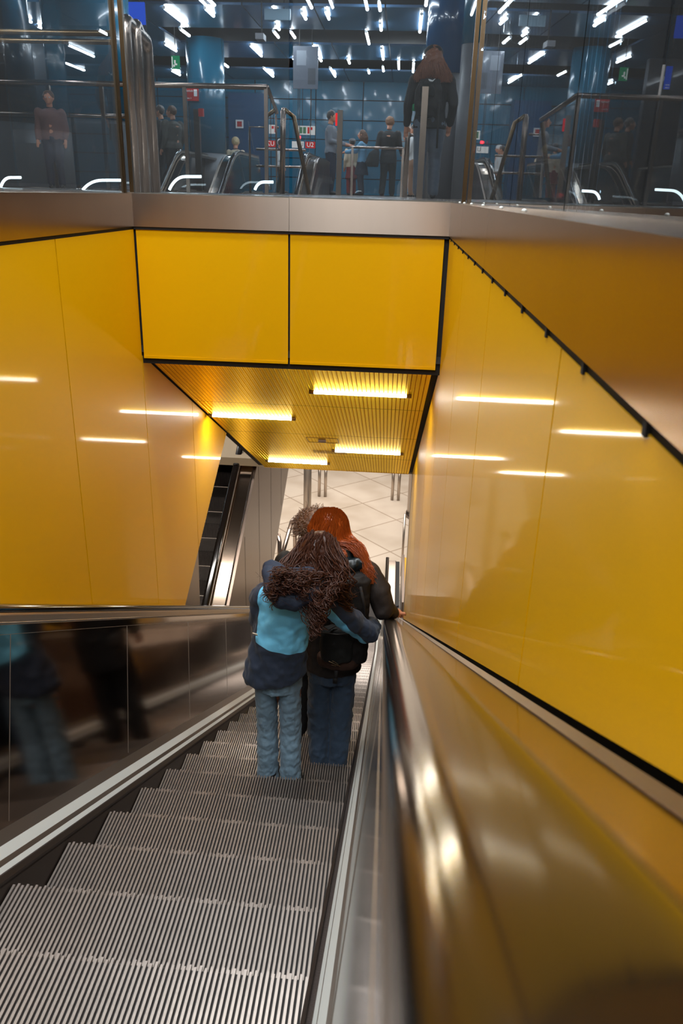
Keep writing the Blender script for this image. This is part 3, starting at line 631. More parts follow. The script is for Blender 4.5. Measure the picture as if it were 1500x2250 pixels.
p = [at(612, 1245, 16.4), at(612, 1180, 16.4), at(609, 1168, 16.4)]
rtube('guard_loop', [at(612, 1330, 16.4), at(614, 1190, 16.4), at(611, 1176, 16.5), at(606, 1174, 16.8)], .05, TUBES, 'short bent steel tube guard left of the dark curls', 'guard rail')
rtube('guard_loop', [at(614, 1240, 16.2), at(641, 1146, 17.0), at(645, 1141, 17.2), at(648, 1146, 17.3), at(648, 1330, 17.3)], .05, TUBES, 'tall slanting steel tube guard beside the dark curls', 'guard rail')
th = thing('end_parapet', (.55, 16.5, ZL), 'low yellow and steel parapet at the foot of the escalator, by the right wall', 'wall')
mb = MB(); mb.box((.46, 15.2, ZL), (.66, 17.6, ZL + 1.0)); part('yellow_cladding', mb, YEL, th)
mb = MB(); mb.box((.40, 15.2, ZL), (.457, 17.65, ZL + 1.05)); part('steel_edge', mb, STEELD, th)
rtube('thin_pole', [(.43, 18.6, ZL), (.43, 18.6, ZL + 1.75)], .03, STEEL, 'thin steel pole standing beside the low yellow parapet', 'pole')
# ------------------------------------------------------------------ figures
def solid(mb, voxel=.01, smooth=6, wrinkle=0., wscale=.06, wr2=0.):
    """fuse the pieces in mb into one continuous skin; returns a mesh"""
    me = bpy.data.meshes.new('tmp'); me.from_pydata(mb.v, [], mb.f)
    o = bpy.data.objects.new('tmp', me); COL.objects.link(o)
    r = o.modifiers.new('r', 'REMESH'); r.mode = 'VOXEL'; r.voxel_size = voxel; r.adaptivity = 0
    if smooth: s_ = o.modifiers.new('s', 'SMOOTH'); s_.factor = .5; s_.iterations = smooth
    if wrinkle:
        tx = bpy.data.textures.new('folds', 'CLOUDS'); tx.noise_scale = wscale; tx.noise_depth = 1
        d = o.modifiers.new('d', 'DISPLACE'); d.texture = tx; d.strength = wrinkle; d.mid_level = .5; d.texture_coords = 'LOCAL'
    dg = bpy.context.evaluated_depsgraph_get(); m2 = bpy.data.meshes.new_from_object(o.evaluated_get(dg))
    bpy.data.objects.remove(o); return m2
def finish(name, me, mats, parent, origin, fn=None, label=None):
    o_ = V(origin); me.name = name; me.materials.clear()
    for m in (mats if isinstance(mats, (list, tuple)) else [mats]): me.materials.append(m)
    if fn:
        at_ = me.attributes.new('zone', 'FLOAT', 'POINT')
        at_.data.foreach_set('value', [fn(v.co) for v in me.vertices])
    for v in me.vertices: v.co -= o_
    for p in me.polygons: p.use_smooth = True
    ob = link(name, me, parent)
    if label: ob['label'] = label
    return ob
def zonemat(name, a, b, rough=.75, bump=.25, bscale=220, c=None, sheen=.1):
    """cloth in two dye colours, split where the mesh attribute changes sign"""
    m = mat(name, a, rough, bump=bump, bscale=bscale, sheen=sheen); nt = m.node_tree; bs = nt.nodes['Principled BSDF']
    at_ = nt.nodes.new('ShaderNodeAttribute'); at_.attribute_name = 'zone'; gt = nt.nodes.new('ShaderNodeMath'); gt.operation = 'GREATER_THAN'; gt.inputs[1].default_value = 0
    mx = nt.nodes.new('ShaderNodeMix'); mx.data_type = 'RGBA'; mx.inputs[6].default_value = (*lin(a), 1); mx.inputs[7].default_value = (*lin(b), 1)
    nt.links.new(at_.outputs['Fac'], gt.inputs[0]); nt.links.new(gt.outputs[0], mx.inputs[0]); nt.links.new(mx.outputs[2], bs.inputs['Base Color']); return m
def denim(name, rgb):
    return mat(name, rgb, .85, bump=.35, bscale=160, noise=.30, nscale=26, stretch=(1, 1, 1), sheen=.15)
SKIN = mat('skin', (196, 134, 104), .5, bump=.1, bscale=90)
def taper(mb, pts, r, n=14): mb.tube(pts, r, n)
def limb(mb, pts, rs):
    mb.tube(pts, rs, 16)
    for p, r in zip(pts, rs): mb.ball(p, r * .99, n=14, m=8)
def strands(mb, roots, n_seg, r0, r1, curl=0., turns=5.):
    """each root is a list of control points; a hair lock follows them"""
    for ctrl in roots:
        pts = []
        c = [V(p) for p in ctrl]; ph = random.uniform(0, 6.28); tn = turns * random.uniform(.8, 1.2); cu = curl * random.uniform(.6, 1.3)
        m = len(c)
        for i in range(n_seg + 1):
            t = i / n_seg * (m - 1); k = min(int(t), m - 2); f = t - k
            p0, p1, p2, p3 = c[max(k - 1, 0)], c[k], c[k + 1], c[min(k + 2, m - 1)]
            q = .5 * ((2 * p1) + (p2 - p0) * f + (2 * p0 - 5 * p1 + 4 * p2 - p3) * f * f + (3 * p1 - p0 - 3 * p2 + p3) * f ** 3)
            if cu:
                w = min(1, i / n_seg * 2.2); a = ph + tn * 2 * math.pi * i / n_seg
                q = q + V((math.cos(a), math.sin(a), 0)) * cu * w
            pts.append(q)
        mb.tube(pts, [r0 + (r1 - r0) * i / n_seg for i in range(n_seg + 1)], 4, cap=False)
def hand(mb, wrist, d, up, r=.04, side=1, curl=.6):
    """palm, four bent fingers and a thumb; d = direction of the fingers, up = back of the hand"""
    w = V(wrist); d = V(d).normalized(); up = (V(up) - d * V(up).dot(d)).normalized(); s_ = d.cross(up) * side
    L = r * 2.1
    mb.tube([w - d * .03, w + d * L * .3, w + d * L], [r * .62, r * .8, r * .72], 12)
    for i, (fl, off) in enumerate(((.85, -.62), (1.0, -.2), (.95, .2), (.75, .6))):
        b = w + d * L * .92 + s_ * off * r; k = fl * r * 1.9
        p1 = b + d * k * .45; p2 = p1 + (d * math.cos(curl) - up * math.sin(curl)) * k * .35; p3 = p2 + (d * math.cos(curl * 2) - up * math.sin(curl * 2)) * k * .28
        mb.tube([b - d * .012, p1, p2, p3], [r * .23, r * .22, r * .2, r * .15], 8); mb.ball(p3, r * .15, n=8, m=5)
    b = w + d * L * .25 - s_ * r * .7; p1 = b - s_ * r * .6 + d * r * .7; p2 = p1 + d * r * .7 - up * r * .25
    mb.tube([b, p1, p2], [r * .3, r * .26, r * .19], 8); mb.ball(p2, r * .19, n=8, m=5)
def head(mb, c, r, face, neck):
    """skull, jaw, nose, ears, brow and neck; face = horizontal direction looked at"""
    c = V(c); f = V(face).normalized(); s_ = V((f.y, -f.x, 0)).normalized()
    mb.ball(c, (r * .80, r * .80, r)); mb.ball(c + f * r * .12, (r * .78, r * .78, r * .85))
    mb.ball(c + f * r * .35 + V((0, 0, -.52 * r)), r * .5); mb.ball(c + f * r * .62 + V((0, 0, -.72 * r)), r * .27)
    mb.tube([c + f * r * .8 + V((0, 0, .12 * r)), c + f * r * 1.08 + V((0, 0, -.18 * r))], [r * .09, r * .16], 8); mb.ball(c + f * r * 1.04 + V((0, 0, -.2 * r)), r * .15, n=8, m=6)
    mb.ball(c + f * r * .86 + V((0, 0, -.46 * r)), (r * .26, r * .2, r * .1), n=10, m=6)
    for k in (-1, 1):
        mb.ball(c + s_ * k * r * .82 + V((0, 0, -.08 * r)), (r * .12, r * .16, r * .26), n=8, m=6)
        mb.ball(c + s_ * k * r * .32 + f * r * .80 + V((0, 0, .16 * r)), (r * .2, r * .14, r * .08), n=8, m=5)
    mb.tube([c + V((0, 0, -.4 * r)) - f * r * .1, V(neck)], [r * .48, r * .52], 12)
EYEW = mat('eye', (230, 225, 220), .2); EYED = mat('iris', (40, 26, 18), .2); LIP = mat('lips', (160, 80, 74), .5)
def face_parts(par, org, c, r, face):
    c = V(c); f = V(face).normalized(); s_ = V((f.y, -f.x, 0)).normalized(); mb = MB()
    for k in (-1, 1): mb.ball(c + s_ * k * r * .31 + f * r * .80, r * .12, 0, 8, 6); mb.ball(c + s_ * k * r * .31 + f * r * .885, r * .055, 1, 8, 5)
    finish_mb(par, 'eyes', mb, [EYEW, EYED], org)
def finish_mb(par, name, mb, mats, org, label=None):
    o = link(name, mb.mesh(name, mats, True, org), par)
    if label: o['label'] = label
    return o

# ---------- woman in the blue and navy jacket (left of the pair)
Z6 = -1.8671 - 6 * DZ; Z7 = Z6 - DZ; Z9 = Z7 - 2 * DZ; Z10 = Z9 - DZ
org = (-.545, 3.66, Z6)
hc = at(700, 1212, 3.70)
mb = MB()
head(mb, hc, .105, (.35, .93, 0), at(672, 1275, 3.68))
mb.rings([(-.57, 3.66, -2.42, .12, .09), (-.55, 3.66, -2.2, .105, .085), (-.53, 3.66, -2.0, .14, .09), (-.47, 3.66, -1.93, .15, .07), (-.45, 3.66, -1.88, .06, .05)])
LEGS = (((-.622, 3.66, -2.45), (-.615, 3.68, -2.80), (-.602, 3.63, -3.09)), ((-.492, 3.66, -2.45), (-.487, 3.68, -2.80), (-.473, 3.60, -3.09)))
for l in LEGS: limb(mb, l, [.07, .05, .036])
armR = [at(712, 1305, 3.66), at(765, 1362, 3.74), at(808, 1392, 3.84), at(815, 1378, 4.02), at(800, 1388, 4.20)]
armL = [(-.625, 3.66, -1.97), (-.655, 3.70, -2.14), (-.60, 3.82, -2.22), (-.50, 3.90, -2.18)]
limb(mb, armR, [.045, .04, .036, .03, .026]); limb(mb, armL, [.045, .04, .033, .026])
hand(mb, armR[-1], (-.7, .5, -.2), (.3, .8, .2), .036); hand(mb, armL[-1], (.8, .4, .1), (-.3, .8, .2), .036, -1)
me = solid(mb, .006, 2)
pL = finish('person', me, SKIN, None, org); pL.location = org
tag(pL, 'person with long dark curls in a light blue and navy hooded jacket, leaning right', 'person', 'pair standing together on the escalator')
mb = MB()
mb.rings([(-.572, 3.655, -2.462, .166, .135, .16), (-.571, 3.655, -2.43, .172, .138, .12), (-.556, 3.655, -2.30, .158, .132, .1), (-.541, 3.655, -2.21, .148, .126, .06), (-.530, 3.655, -2.12, .150, .122), (-.515, 3.655, -2.04, .155, .118),
          (-.485, 3.655, -1.96, .170, .105), (-.460, 3.655, -1.91, .150, .085), (-.445, 3.66, -1.875, .085, .07)], n=36)
limb(mb, armR, [.072, .066, .060, .058, .048]); limb(mb, armL, [.072, .062, .054, .044])
mb.tube([armR[3], armR[3] * .25 + armR[4] * .75], [.05, .042], 12)
def zoneL(co):
    x, z, y = co.x, co.z, co.y
    seam = -2.196 - .235 * (x + .684) + (y - 3.53) * .05
    zl = -1.90 if x < -.33 else -1.90 - 1.62 * (x + .33)
    if x > -.33: zl += 0.0
    side = 3.70 - y + max(0, -.60 - x) * -2.2 if x < -.33 else 3.80 - y
    lowlim = z - seam if x < -.36 else 1
    return min(zl - z, lowlim, side)
me = solid(mb, .0065, 3, .030, .07)
finish('jacket', me, zonemat('jacket_blue_navy', (34, 46, 66), (112, 196, 234)), pL, org, zoneL, 'light blue jacket with navy yoke, hem and sleeves')
mb = MB()     # hood lying open on the back
hp = [at(590, 1256, 3.56), at(600, 1292, 3.50), at(622, 1316, 3.475), at(650, 1318, 3.475), at(680, 1302, 3.49), at(702, 1278, 3.54)]
mb.tube(hp, [.035, .05, .058, .060, .052, .034], 14)
for p, r in zip(hp, [.035, .05, .058, .060, .052, .034]): mb.ball(p, r)
hp2 = [at(596, 1250, 3.60), at(630, 1270, 3.53), at(668, 1270, 3.54), at(700, 1262, 3.60)]; limb(mb, hp2, [.045, .055, .055, .045])
finish('hood', solid(mb, .006, 3, .02, .06), mat('navy_shell', (34, 46, 66), .72, bump=.25, bscale=220), pL, org)
mb = MB(); c = at(560, 1392, 3.535); mb.prism([c + V((-.012, 0, .006)), c + V((.012, .004, -.003)), c + V((.013, .004, -.014)), c + V((-.011, 0, -.005))], (0, -.004, 0), 0)
mb.prism([c + V((-.008, -.0045, .0015)), c + V((.008, -.0045, -.005)), c + V((.008, -.0045, -.008)), c + V((-.008, -.0045, -.0015))], (0, -.001, 0), 1)
finish_mb(pL, 'sewn_label', mb, [mat('label_cream', (206, 190, 168), .7), mat('label_print', (60, 40, 34), .7)], org)
JL = denim('light_denim', (112, 138, 156))
mb = MB()
mb.rings([(-.557, 3.66, -2.40, .135, .11), (-.557, 3.66, -2.52, .137, .112)])
for (a, b, c), rr in zip((((-.622, 3.66, -2.52), (-.616, 3.66, -2.80), (-.607, 3.615, -3.128)), ((-.490, 3.66, -2.50), (-.484, 3.66, -2.80), (-.473, 3.585, -3.142))), ((.062, .058, .062), (.063, .060, .059))):
    mb.rings([(*a, rr[0], .085), ((a[0] + b[0]) / 2, a[1], (a[2] + b[2]) / 2, rr[0] * .96, .08), (*b, rr[1], .074), ((b[0] + c[0]) / 2, (b[1] + c[1]) / 2, (b[2] + c[2]) / 2, rr[1], .072), (*c, rr[2], .072, .03, .10)], n=24)
finish('jeans', solid(mb, .005, 3, .013, .035), JL, pL, org)
BOOT = mat('black_leather', (20, 16, 16), .4)
for x, y in ((-.590, 3.66), (-.455, 3.63)):
    mb = MB(); mb.rings([(x, y, Z6 + .002, .042, .12), (x, y, Z6 + .03, .044, .125), (x, y - .02, Z6 + .06, .04, .10), (x, y - .05, Z6 + .11, .036, .055)], n=18)
    finish_mb(pL, 'shoe', mb, BOOT, org)
# hair: base cap and curled locks
DH = mat('dark_auburn_hair', (66, 34, 22), .45, noise=.35, nscale=40); RH = mat('red_hair', (158, 70, 20), .36, noise=.35, nscale=50, stretch=(1, 1, .2))
mb = MB(); limb(mb, [hc, hc + V((-.03, -.04, -.07)), hc + V((-.06, -.05, -.15))], [.1095, .09, .065])
cap = solid(mb, .008, 3, .02, .04)
capo = finish('hair', cap, DH, pL, org)
roots = []
ends = [(588, 1312, 3.40, 16, .03), (600, 1290, 3.40, 20, .05), (622, 1285, 3.40, 22, .05), (650, 1290, 3.39, 20, .04), (694, 1385, 3.40, 46, .022), (700, 1340, 3.40, 34, .035), (664, 1300, 3.4, 16, .03), (735, 1310, 3.60, 20, .03), (764, 1342, 3.70, 24, .025), (612, 1262, 3.42, 22, .05)]
for (u, v, Y, n, sp) in ends:
    for _ in range(n):
        a = random.uniform(2.6, 6.8) if u < 700 else random.uniform(4.2, 7.2); ph = random.uniform(.25, 1.5)
        d = V((math.cos(a) * math.sin(ph), math.sin(a) * math.sin(ph) * (1 if math.sin(a) < 0 else .3), math.cos(ph)))
        rt = hc + V((d.x * .112, d.y * .112, d.z * .118)); e = at(u + random.gauss(0, sp * 230), v + random.gauss(0, 9), Y + random.uniform(-.02, .05))
        mid = hc + V((d.x * .14 + (e.x - hc.x) * .30, -.10 - abs(d.y) * .03, -.06 + random.uniform(-.03, .02))); mid2 = mid * .45 + e * .55 + V((random.gauss(0, .014), -.015, random.gauss(0, .015)))
        for q in range(2):
            j = lambda s_: V((random.gauss(0, s_), random.gauss(0, s_), random.gauss(0, s_)))
            roots.append([rt + j(.004), mid + j(.008), mid2 + j(.010), e + j(.010)])
mb = MB(); strands(mb, roots, 40, .0042, .0016, .016, 4.0)
fly = []
for _ in range(120):
    e = V(random.choice(roots)[3]) + V((random.gauss(0, .03), random.gauss(0, .02), random.uniform(0, .06))); r_ = random.choice(roots); fly.append([r_[1], (V(r_[2]) + V((random.gauss(0, .02), 0, .02))), e])
strands(mb, fly, 22, .0008, .0005, .012, 3.5)
finish_mb(capo, 'curls', mb, DH, org)

# ---------- woman with red hair (right of the pair)
org = (-.30, 4.08, Z7)
hr = at(724, 1157, 4.14)
mb = MB()
head(mb, hr, .108, (.1, .99, 0), at(742, 1240, 4.10))
mb.rings([(-.29, 4.10, -2.62, .13, .10), (-.28, 4.10, -2.35, .12, .095), (-.26, 4.09, -2.15, .15, .10), (-.24, 4.09, -2.06, .16, .08), (-.24, 4.09, -2.0, .06, .05)])
LR = (((-.365, 4.08, -2.62), (-.362, 4.08, -2.95), (-.352, 4.02, -3.31)), ((-.215, 4.08, -2.62), (-.222, 4.08, -2.95), (-.228, 4.02, -3.31)))
for l in LR: limb(mb, l, [.072, .052, .038])
sR = [at(806, 1258, 4.06), at(832, 1300, 4.02), at(842, 1340, 4.0), at(858, 1345, 4.08), at(868, 1347, 4.14)]
limb(mb, sR, [.05, .045, .04, .03, .025])
hand(mb, at(867, 1347, 4.13), (.22, .8, -.42), (0, .45, .9), .038, -1, .55)
aL = [(-.42, 4.09, -2.10), (-.44, 4.2, -2.3), (-.36, 4.33, -2.4)]; limb(mb, aL, [.045, .04, .03]); hand(mb, aL[-1], (.7, .5, -.2), (0, .5, .8), .036)
pR = finish('person', solid(mb, .006, 2), SKIN, None, org); pR.location = org
tag(pR, 'person with long red hair, dark jacket and black backpack, one hand on the handrail', 'person', 'pair standing together on the escalator')
mb = MB()
mb.rings([(-.285, 4.09, -2.655, .170, .14), (-.285, 4.09, -2.5, .172, .14), (-.275, 4.09, -2.3, .168, .13), (-.255, 4.09, -2.17, .178, .125), (-.235, 4.09, -2.08, .178, .11), (-.235, 4.09, -2.02, .11, .085), (-.24, 4.09, -1.98, .08, .07)], n=32)
limb(mb, sR[:4], [.078, .072, .062, .046]); limb(mb, aL, [.07, .06, .05])
JK = mat('dark_brown_jacket', (38, 30, 27), .6, bump=.25, bscale=200)
finish('jacket', solid(mb, .007, 3, .022, .09), JK, pR, org)
mb = MB(); hp = [at(742, 1228, 4.02), at(765, 1244, 3.97), at(792, 1236, 3.99), at(800, 1222, 4.06)]; limb(mb, hp, [.035, .045, .042, .03]); mb.ball(at(756, 1218, 4.05), .062); mb.ball(at(778, 1216, 4.07), .045)
finish('collar', solid(mb, .006, 2, .02, .05), mat('dark_teal_leather', (24, 34, 38), .35), pR, org)
mb = MB(); e = at(862, 1336, 4.07); mb.tube([e, e + V((.035, .02, .005))], [.012, .006], 6); finish_mb(pR, 'cuff_strap', mb, mat('navy_strap', (28, 38, 60), .5), org)
mb = MB(); mb.rings([(-.29, 4.08, -2.58, .15, .12), (-.29, 4.08, -2.72, .15, .12)])
for (a, b, c) in (((-.362, 4.08, -2.68), (-.362, 4.07, -2.98), (-.350, 4.0, -3.31)), ((-.215, 4.08, -2.68), (-.222, 4.07, -2.98), (-.232, 4.0, -3.315))):
    mb.rings([(*a, .073, .09), (*b, .069, .08), ((b[0] + c[0]) / 2, b[1] - .02, (b[2] + c[2]) / 2, .067, .078), (*c, .058, .072, 0, .08)], n=24)
finish('jeans', solid(mb, .0065, 2, .018, .05), denim('dark_denim', (58, 76, 98)), pR, org)
for x in (-.34, -.225):
    mb = MB(); mb.rings([(x, 4.07, Z7 + .002, .04, .12), (x, 4.07, Z7 + .05, .042, .11), (x, 4.03, Z7 + .1, .036, .06)], n=16); finish_mb(pR, 'shoe', mb, BOOT, org)
mb = MB(); limb(mb, [hr, hr + V((.01, -.03, -.07)), at(756, 1212, 4.08)], [.106, .088, .05])
hro = finish('hair', solid(mb, .007, 3), RH, pR, org)
roots = []
for _ in range(1500):
    a = random.uniform(2.7, 6.9); ph = random.uniform(.03, 1.45); d = V((math.cos(a) * math.sin(ph), math.sin(a) * math.sin(ph), math.cos(ph)))
    side = 1 if d.x > -.25 else -1
    rt = hr + V((d.x * .113, d.y * .113, d.z * .119))
    eq = hr + V((d.x * .122 + .005, min(d.y, .15) * .122, -.04)); 
    if side > 0:
        e = at(random.gauss(812, 5), random.uniform(1246, 1284), 3.95 + random.uniform(-.02, .04)); m2 = at(random.gauss(782, 6) + d.x * 8, 1206 + random.gauss(0, 5), 4.02 + random.uniform(-.03, .03))
    else:
        e = at(random.uniform(690, 760), random.uniform(1235, 1262), 3.98 + random.uniform(-.02, .02)); m2 = at(random.uniform(695, 760), 1212, 4.0)
    roots.append([rt, eq, m2, e])
mb = MB(); strands(mb, roots, 20, .0023, .0011, .0015, 1.0); finish_mb(hro, 'strands', mb, RH, org)

# ---------- backpack
org = (-.235, 3.95, -2.6)
PK = mat('black_backpack_cloth', (24, 20, 19), .7, bump=.4, bscale=260); PK2 = mat('black_pocket_cloth', (26, 26, 25), .85, bump=.3, bscale=220)
th = thing('backpack', org, 'black backpack with front pocket and brown base worn by the red-haired person', 'backpack')
def pack(rings_, vox=.007, w=.014):
    mb = MB()
    for (u0, v0, u1, v1, Y, d) in rings_:
        a, b = at(u0, v0, Y), at(u1, v1, Y); mb.rings([((a.x + b.x) / 2, Y + d / 2, b.z, (b.x - a.x) / 2 * .9, d / 2), ((a.x + b.x) / 2, Y + d / 2, b.z + .03, (b.x - a.x) / 2, d / 2 * 1.1), ((a.x + b.x) / 2, Y + d / 2, a.z - .03, (b.x - a.x) / 2, d / 2 * 1.05), ((a.x + b.x) / 2, Y + d / 2, a.z, (b.x - a.x) / 2 * .72, d / 2 * .8)], n=28)
    return solid(mb, vox, 3, w, .05)
finish('main_bag', pack([(726, 1268, 806, 1466, 3.88, .14)]), PK, th, org)
finish('front_pocket', pack([(702, 1384, 774, 1462, 3.835, .09)]), PK2, th, org)
finish('base_panel', pack([(694, 1440, 790, 1478, 3.86, .13)], .007, .01), mat('brown_suede', (58, 34, 22), .85), th, org)
mb = MB(); mb.tube([at(706, 1390, 3.83), at(738, 1394, 3.822), at(770, 1393, 3.83)], .003, 6); finish_mb(th, 'zip', mb, mat('dark_zip', (52, 46, 42), .4, .6), org)
mb = MB(); mb.tube([at(722, 1453, 3.829), at(729, 1456, 3.829), at(735, 1459, 3.829), at(747, 1464, 3.829)], .0013, 5); mb.tube([at(730, 1452, 3.829), at(736, 1455, 3.829), at(743, 1460, 3.829)], .001, 5); mb.tube([at(728, 1461, 3.829), at(738, 1463, 3.829)], .0008, 5)
finish_mb(th, 'stitched_script', mb, mat('tan_thread', (170, 140, 96), .6), org)
mb = MB(); a = at(737, 1474, 3.85); mb.prism([a + V((-.008, 0, 0)), a + V((.014, 0, 0)), a + V((.012, 0, -.085)), a + V((-.01, 0, -.085))], (0, .006, 0)); mb.prism([a + V((-.014, -.004, -.05)), a + V((.014, -.004, -.05)), a + V((.012, -.004, -.085)), a + V((-.014, -.004, -.085))], (0, .012, 0))
finish_mb(th, 'hanging_strap', mb, PK, org)
mb = MB(); mb.tube([at(700, 1345, 3.86), at(704, 1372, 3.85), at(722, 1384, 3.84), at(740, 1374, 3.85)], .0035, 6); mb.tube([at(792, 1290, 3.87), at(800, 1330, 3.87), at(803, 1400, 3.88)], .009, 6); finish_mb(th, 'shoulder_strap', mb, PK, org)

# ---------- simple complete figures for the hall and the escalator below
def figure(loc, H, yaw, skin=SKIN, top=None, legs=None, hairm=None, arms=None, hairlen=0., stride=.0, coat=0., label='', group=None, build=1., hat=None, vox=.014, turn=0., skirt=0., shoe=BOOT):
    """standing or walking person; arms = two lists of (elbow, wrist) offsets in body space (right, forward, up) as fractions of H"""
    S = H; org = V(loc); fz = V((math.cos(yaw), math.sin(yaw), 0)); rt = V((fz.y, -fz.x, 0))
    def B(r, f, u): return org + rt * r * S + fz * f * S + V((0, 0, u * S))
    fd = V((math.cos(yaw + turn), math.sin(yaw + turn), 0)); w = build
    hcx = B(0, .01, .93); hr_ = .066 * S
    arms = arms or [((.13 * w, -.02, .62), (.13 * w, .06, .49)), ((-.13 * w, -.02, .62), (-.13 * w, .05, .49))]
    mb = MB(); head(mb, hcx, hr_, fd, B(0, -.01, .84))
    mb.tube([B(0, 0, .50), B(0, 0, .62), B(0, 0, .76), B(0, 0, .82)], [.07 * S * w, .065 * S * w, .075 * S * w, .04 * S], 14)
    feet = []
    for k, s_ in ((0, 1), (1, -1)):
        st = stride * s_; hip, kn, an = B(.045 * s_ * w, 0, .50), B(.05 * s_ * w, .02 + st * .45, .28), B(.052 * s_ * w, st - .01, .045); limb(mb, [hip, kn, an], [.05 * S * w, .035 * S, .025 * S]); feet.append((hip, kn, an))
        sh = B(.105 * s_ * w, 0, .79); el = B(*arms[k][0]); wr = B(*arms[k][1]); limb(mb, [sh, el, wr], [.028 * S, .024 * S, .018 * S])
        d = (wr - el).normalized(); hand(mb, wr, d, fz if abs(d.z) > .6 else V((0, 0, 1)), .021 * S, s_)
    p = finish('person', solid(mb, vox * .55, 1), skin, None, org); p.location = org; tag(p, label, 'person', group)
    face_parts(p, org, hcx, hr_, fd)
    mb = MB(); zb = .50 - coat
    R = [(zb, .096), (zb + .05, .094), (.58, .085), (.66, .088), (.74, .098), (.79, .085), (.825, .045)]
    vs = MB(); ax = math.atan2(rt.y, rt.x)
    n = 20; pts = []
    for (u, r_) in R:
        c = B(0, 0, u)
        for k in range(n):
            a = 2 * math.pi * k / n; q = c + rt * (r_ * S * w * 1.12 * math.cos(a)) + fz * (r_ * S * w * .78 * math.sin(a)); pts.append(q)
    mb.add(pts, [(i * n + k, i * n + (k + 1) % n, (i + 1) * n + (k + 1) % n, (i + 1) * n + k) for i in range(len(R) - 1) for k in range(n)] + [tuple(range(n))[::-1], tuple((len(R) - 1) * n + k for k in range(n))])
    for k, s_ in ((0, 1), (1, -1)):
        sh = B(.105 * s_ * w, 0, .785); el = B(*arms[k][0]); wr = B(*arms[k][1]); limb(mb, [sh, el, el * .12 + wr * .88], [.042 * S * w, .036 * S, .027 * S])
    finish('jacket', solid(mb, vox, 2, .02, .12), top, p, org)
    mb = MB()
    for hip, kn, an in feet: limb(mb, [hip, kn, an + V((0, 0, .01))], [.062 * S * w, .048 * S, .042 * S])
    if skirt: mb.rings([(*B(0, 0, .50 - skirt), .12 * S, .11 * S), (*B(0, 0, .52), .08 * S, .075 * S)])
    mb.ball(B(0, 0, .52), .075 * S * w)
    finish('trousers', solid(mb, vox, 2, .012, .08), legs, p, org)
    for (hip, kn, an) in feet:
        mb = MB(); o_ = an + fz * .035 * S; a0 = V((an.x, an.y, org.z)); ring = []
        mb.tube([a0 - fz * .03 * S + V((0, 0, .02 * S)), a0 + fz * .05 * S + V((0, 0, .022 * S)), a0 + fz * .105 * S + V((0, 0, .014 * S))], [.021 * S, .023 * S, .013 * S], 10)
        finish_mb(p, 'shoe', mb, shoe, org)
    mb = MB(); mb.ball(hcx + V((0, 0, hr_ * .22)) - fd * hr_ * .16, (hr_ * .93, hr_ * .93, hr_ * .95))
    if hairlen: limb(mb, [hcx - fd * hr_ * .3, hcx - fd * hr_ * .55 - V((0, 0, hairlen * S * .5)), hcx - fd * hr_ * .65 - V((0, 0, hairlen * S))], [hr_ * .98, hr_ * 1.05, hr_ * .9])
    finish('hair', solid(mb, vox * .6, 1, .015, .03), hairm, p, org)
    if hat:
        mb = MB(); mb.ball(hcx + V((0, 0, hr_ * .45)), (hr_ * 1.02, hr_ * 1.02, hr_ * .75)); finish_mb(p, 'hat', mb, hat, org)
    return p
BK = mat('black_cloth', (18, 17, 18), .7, bump=.2); DKH = mat('dark_brown_hair', (44, 30, 24), .5, sheen=.3); BRH = mat('brown_hair', (92, 60, 40), .5); BLH = mat('fair_hair', (186, 160, 120), .5)
GRYS = mat('grey_shirt_cloth', (116, 120, 128), .7, bump=.2); LBL = mat('light_blue_cloth', (104, 154, 186), .7, bump=.2); WHC = mat('white_cloth', (214, 212, 210), .7, bump=.2)
NAVY = mat('navy_cloth', (28, 34, 52), .7); TAN = mat('tan_cloth', (150, 112, 88), .7); OLV = mat('olive_grey_cloth', (70, 68, 62), .7, bump=.2); JG = denim('grey_denim', (78, 88, 102)); RDC = mat('dark_red_cloth', (110, 24, 26), .7); CREAM = mat('cream_cloth', (196, 176, 150), .7)
PI = math.pi
# man a few steps below the pair
m_ = figure((-.50, 4.93, Z9), 1.84, PI / 2, top=BK, legs=BK, hairm=BRH, arms=[((.16, -.02, .64), (.17, .08, .56)), ((-.14, -.02, .62), (-.13, .05, .49))], coat=.12, label='person with fuzzy brown hair and long black coat below the embracing pair', vox=.012)
hcx = V((-.50, 4.93, Z9)) + V((0, .018, .93 * 1.84)); mb = MB(); roots = []
for _ in range(900):
    a = random.uniform(0, 6.283); z = random.uniform(-.35, 1); s_ = math.sqrt(1 - z * z); d = V((math.cos(a) * s_, math.sin(a) * s_, z)); p0 = hcx + d * .10; roots.append([p0, p0 + d * .03 + V((random.gauss(0, .01), random.gauss(0, .01), random.gauss(0, .01))), p0 + d * random.uniform(.03, .055) + V((random.gauss(0, .014), random.gauss(0, .014), random.gauss(0, .014)))])
strands(mb, roots, 6, .003, .0015, .006, 1.5); finish_mb(m_, 'hair_curls', mb, mat('fuzzy_brown_hair', (112, 74, 44), .5, sheen=.4), m_.location)
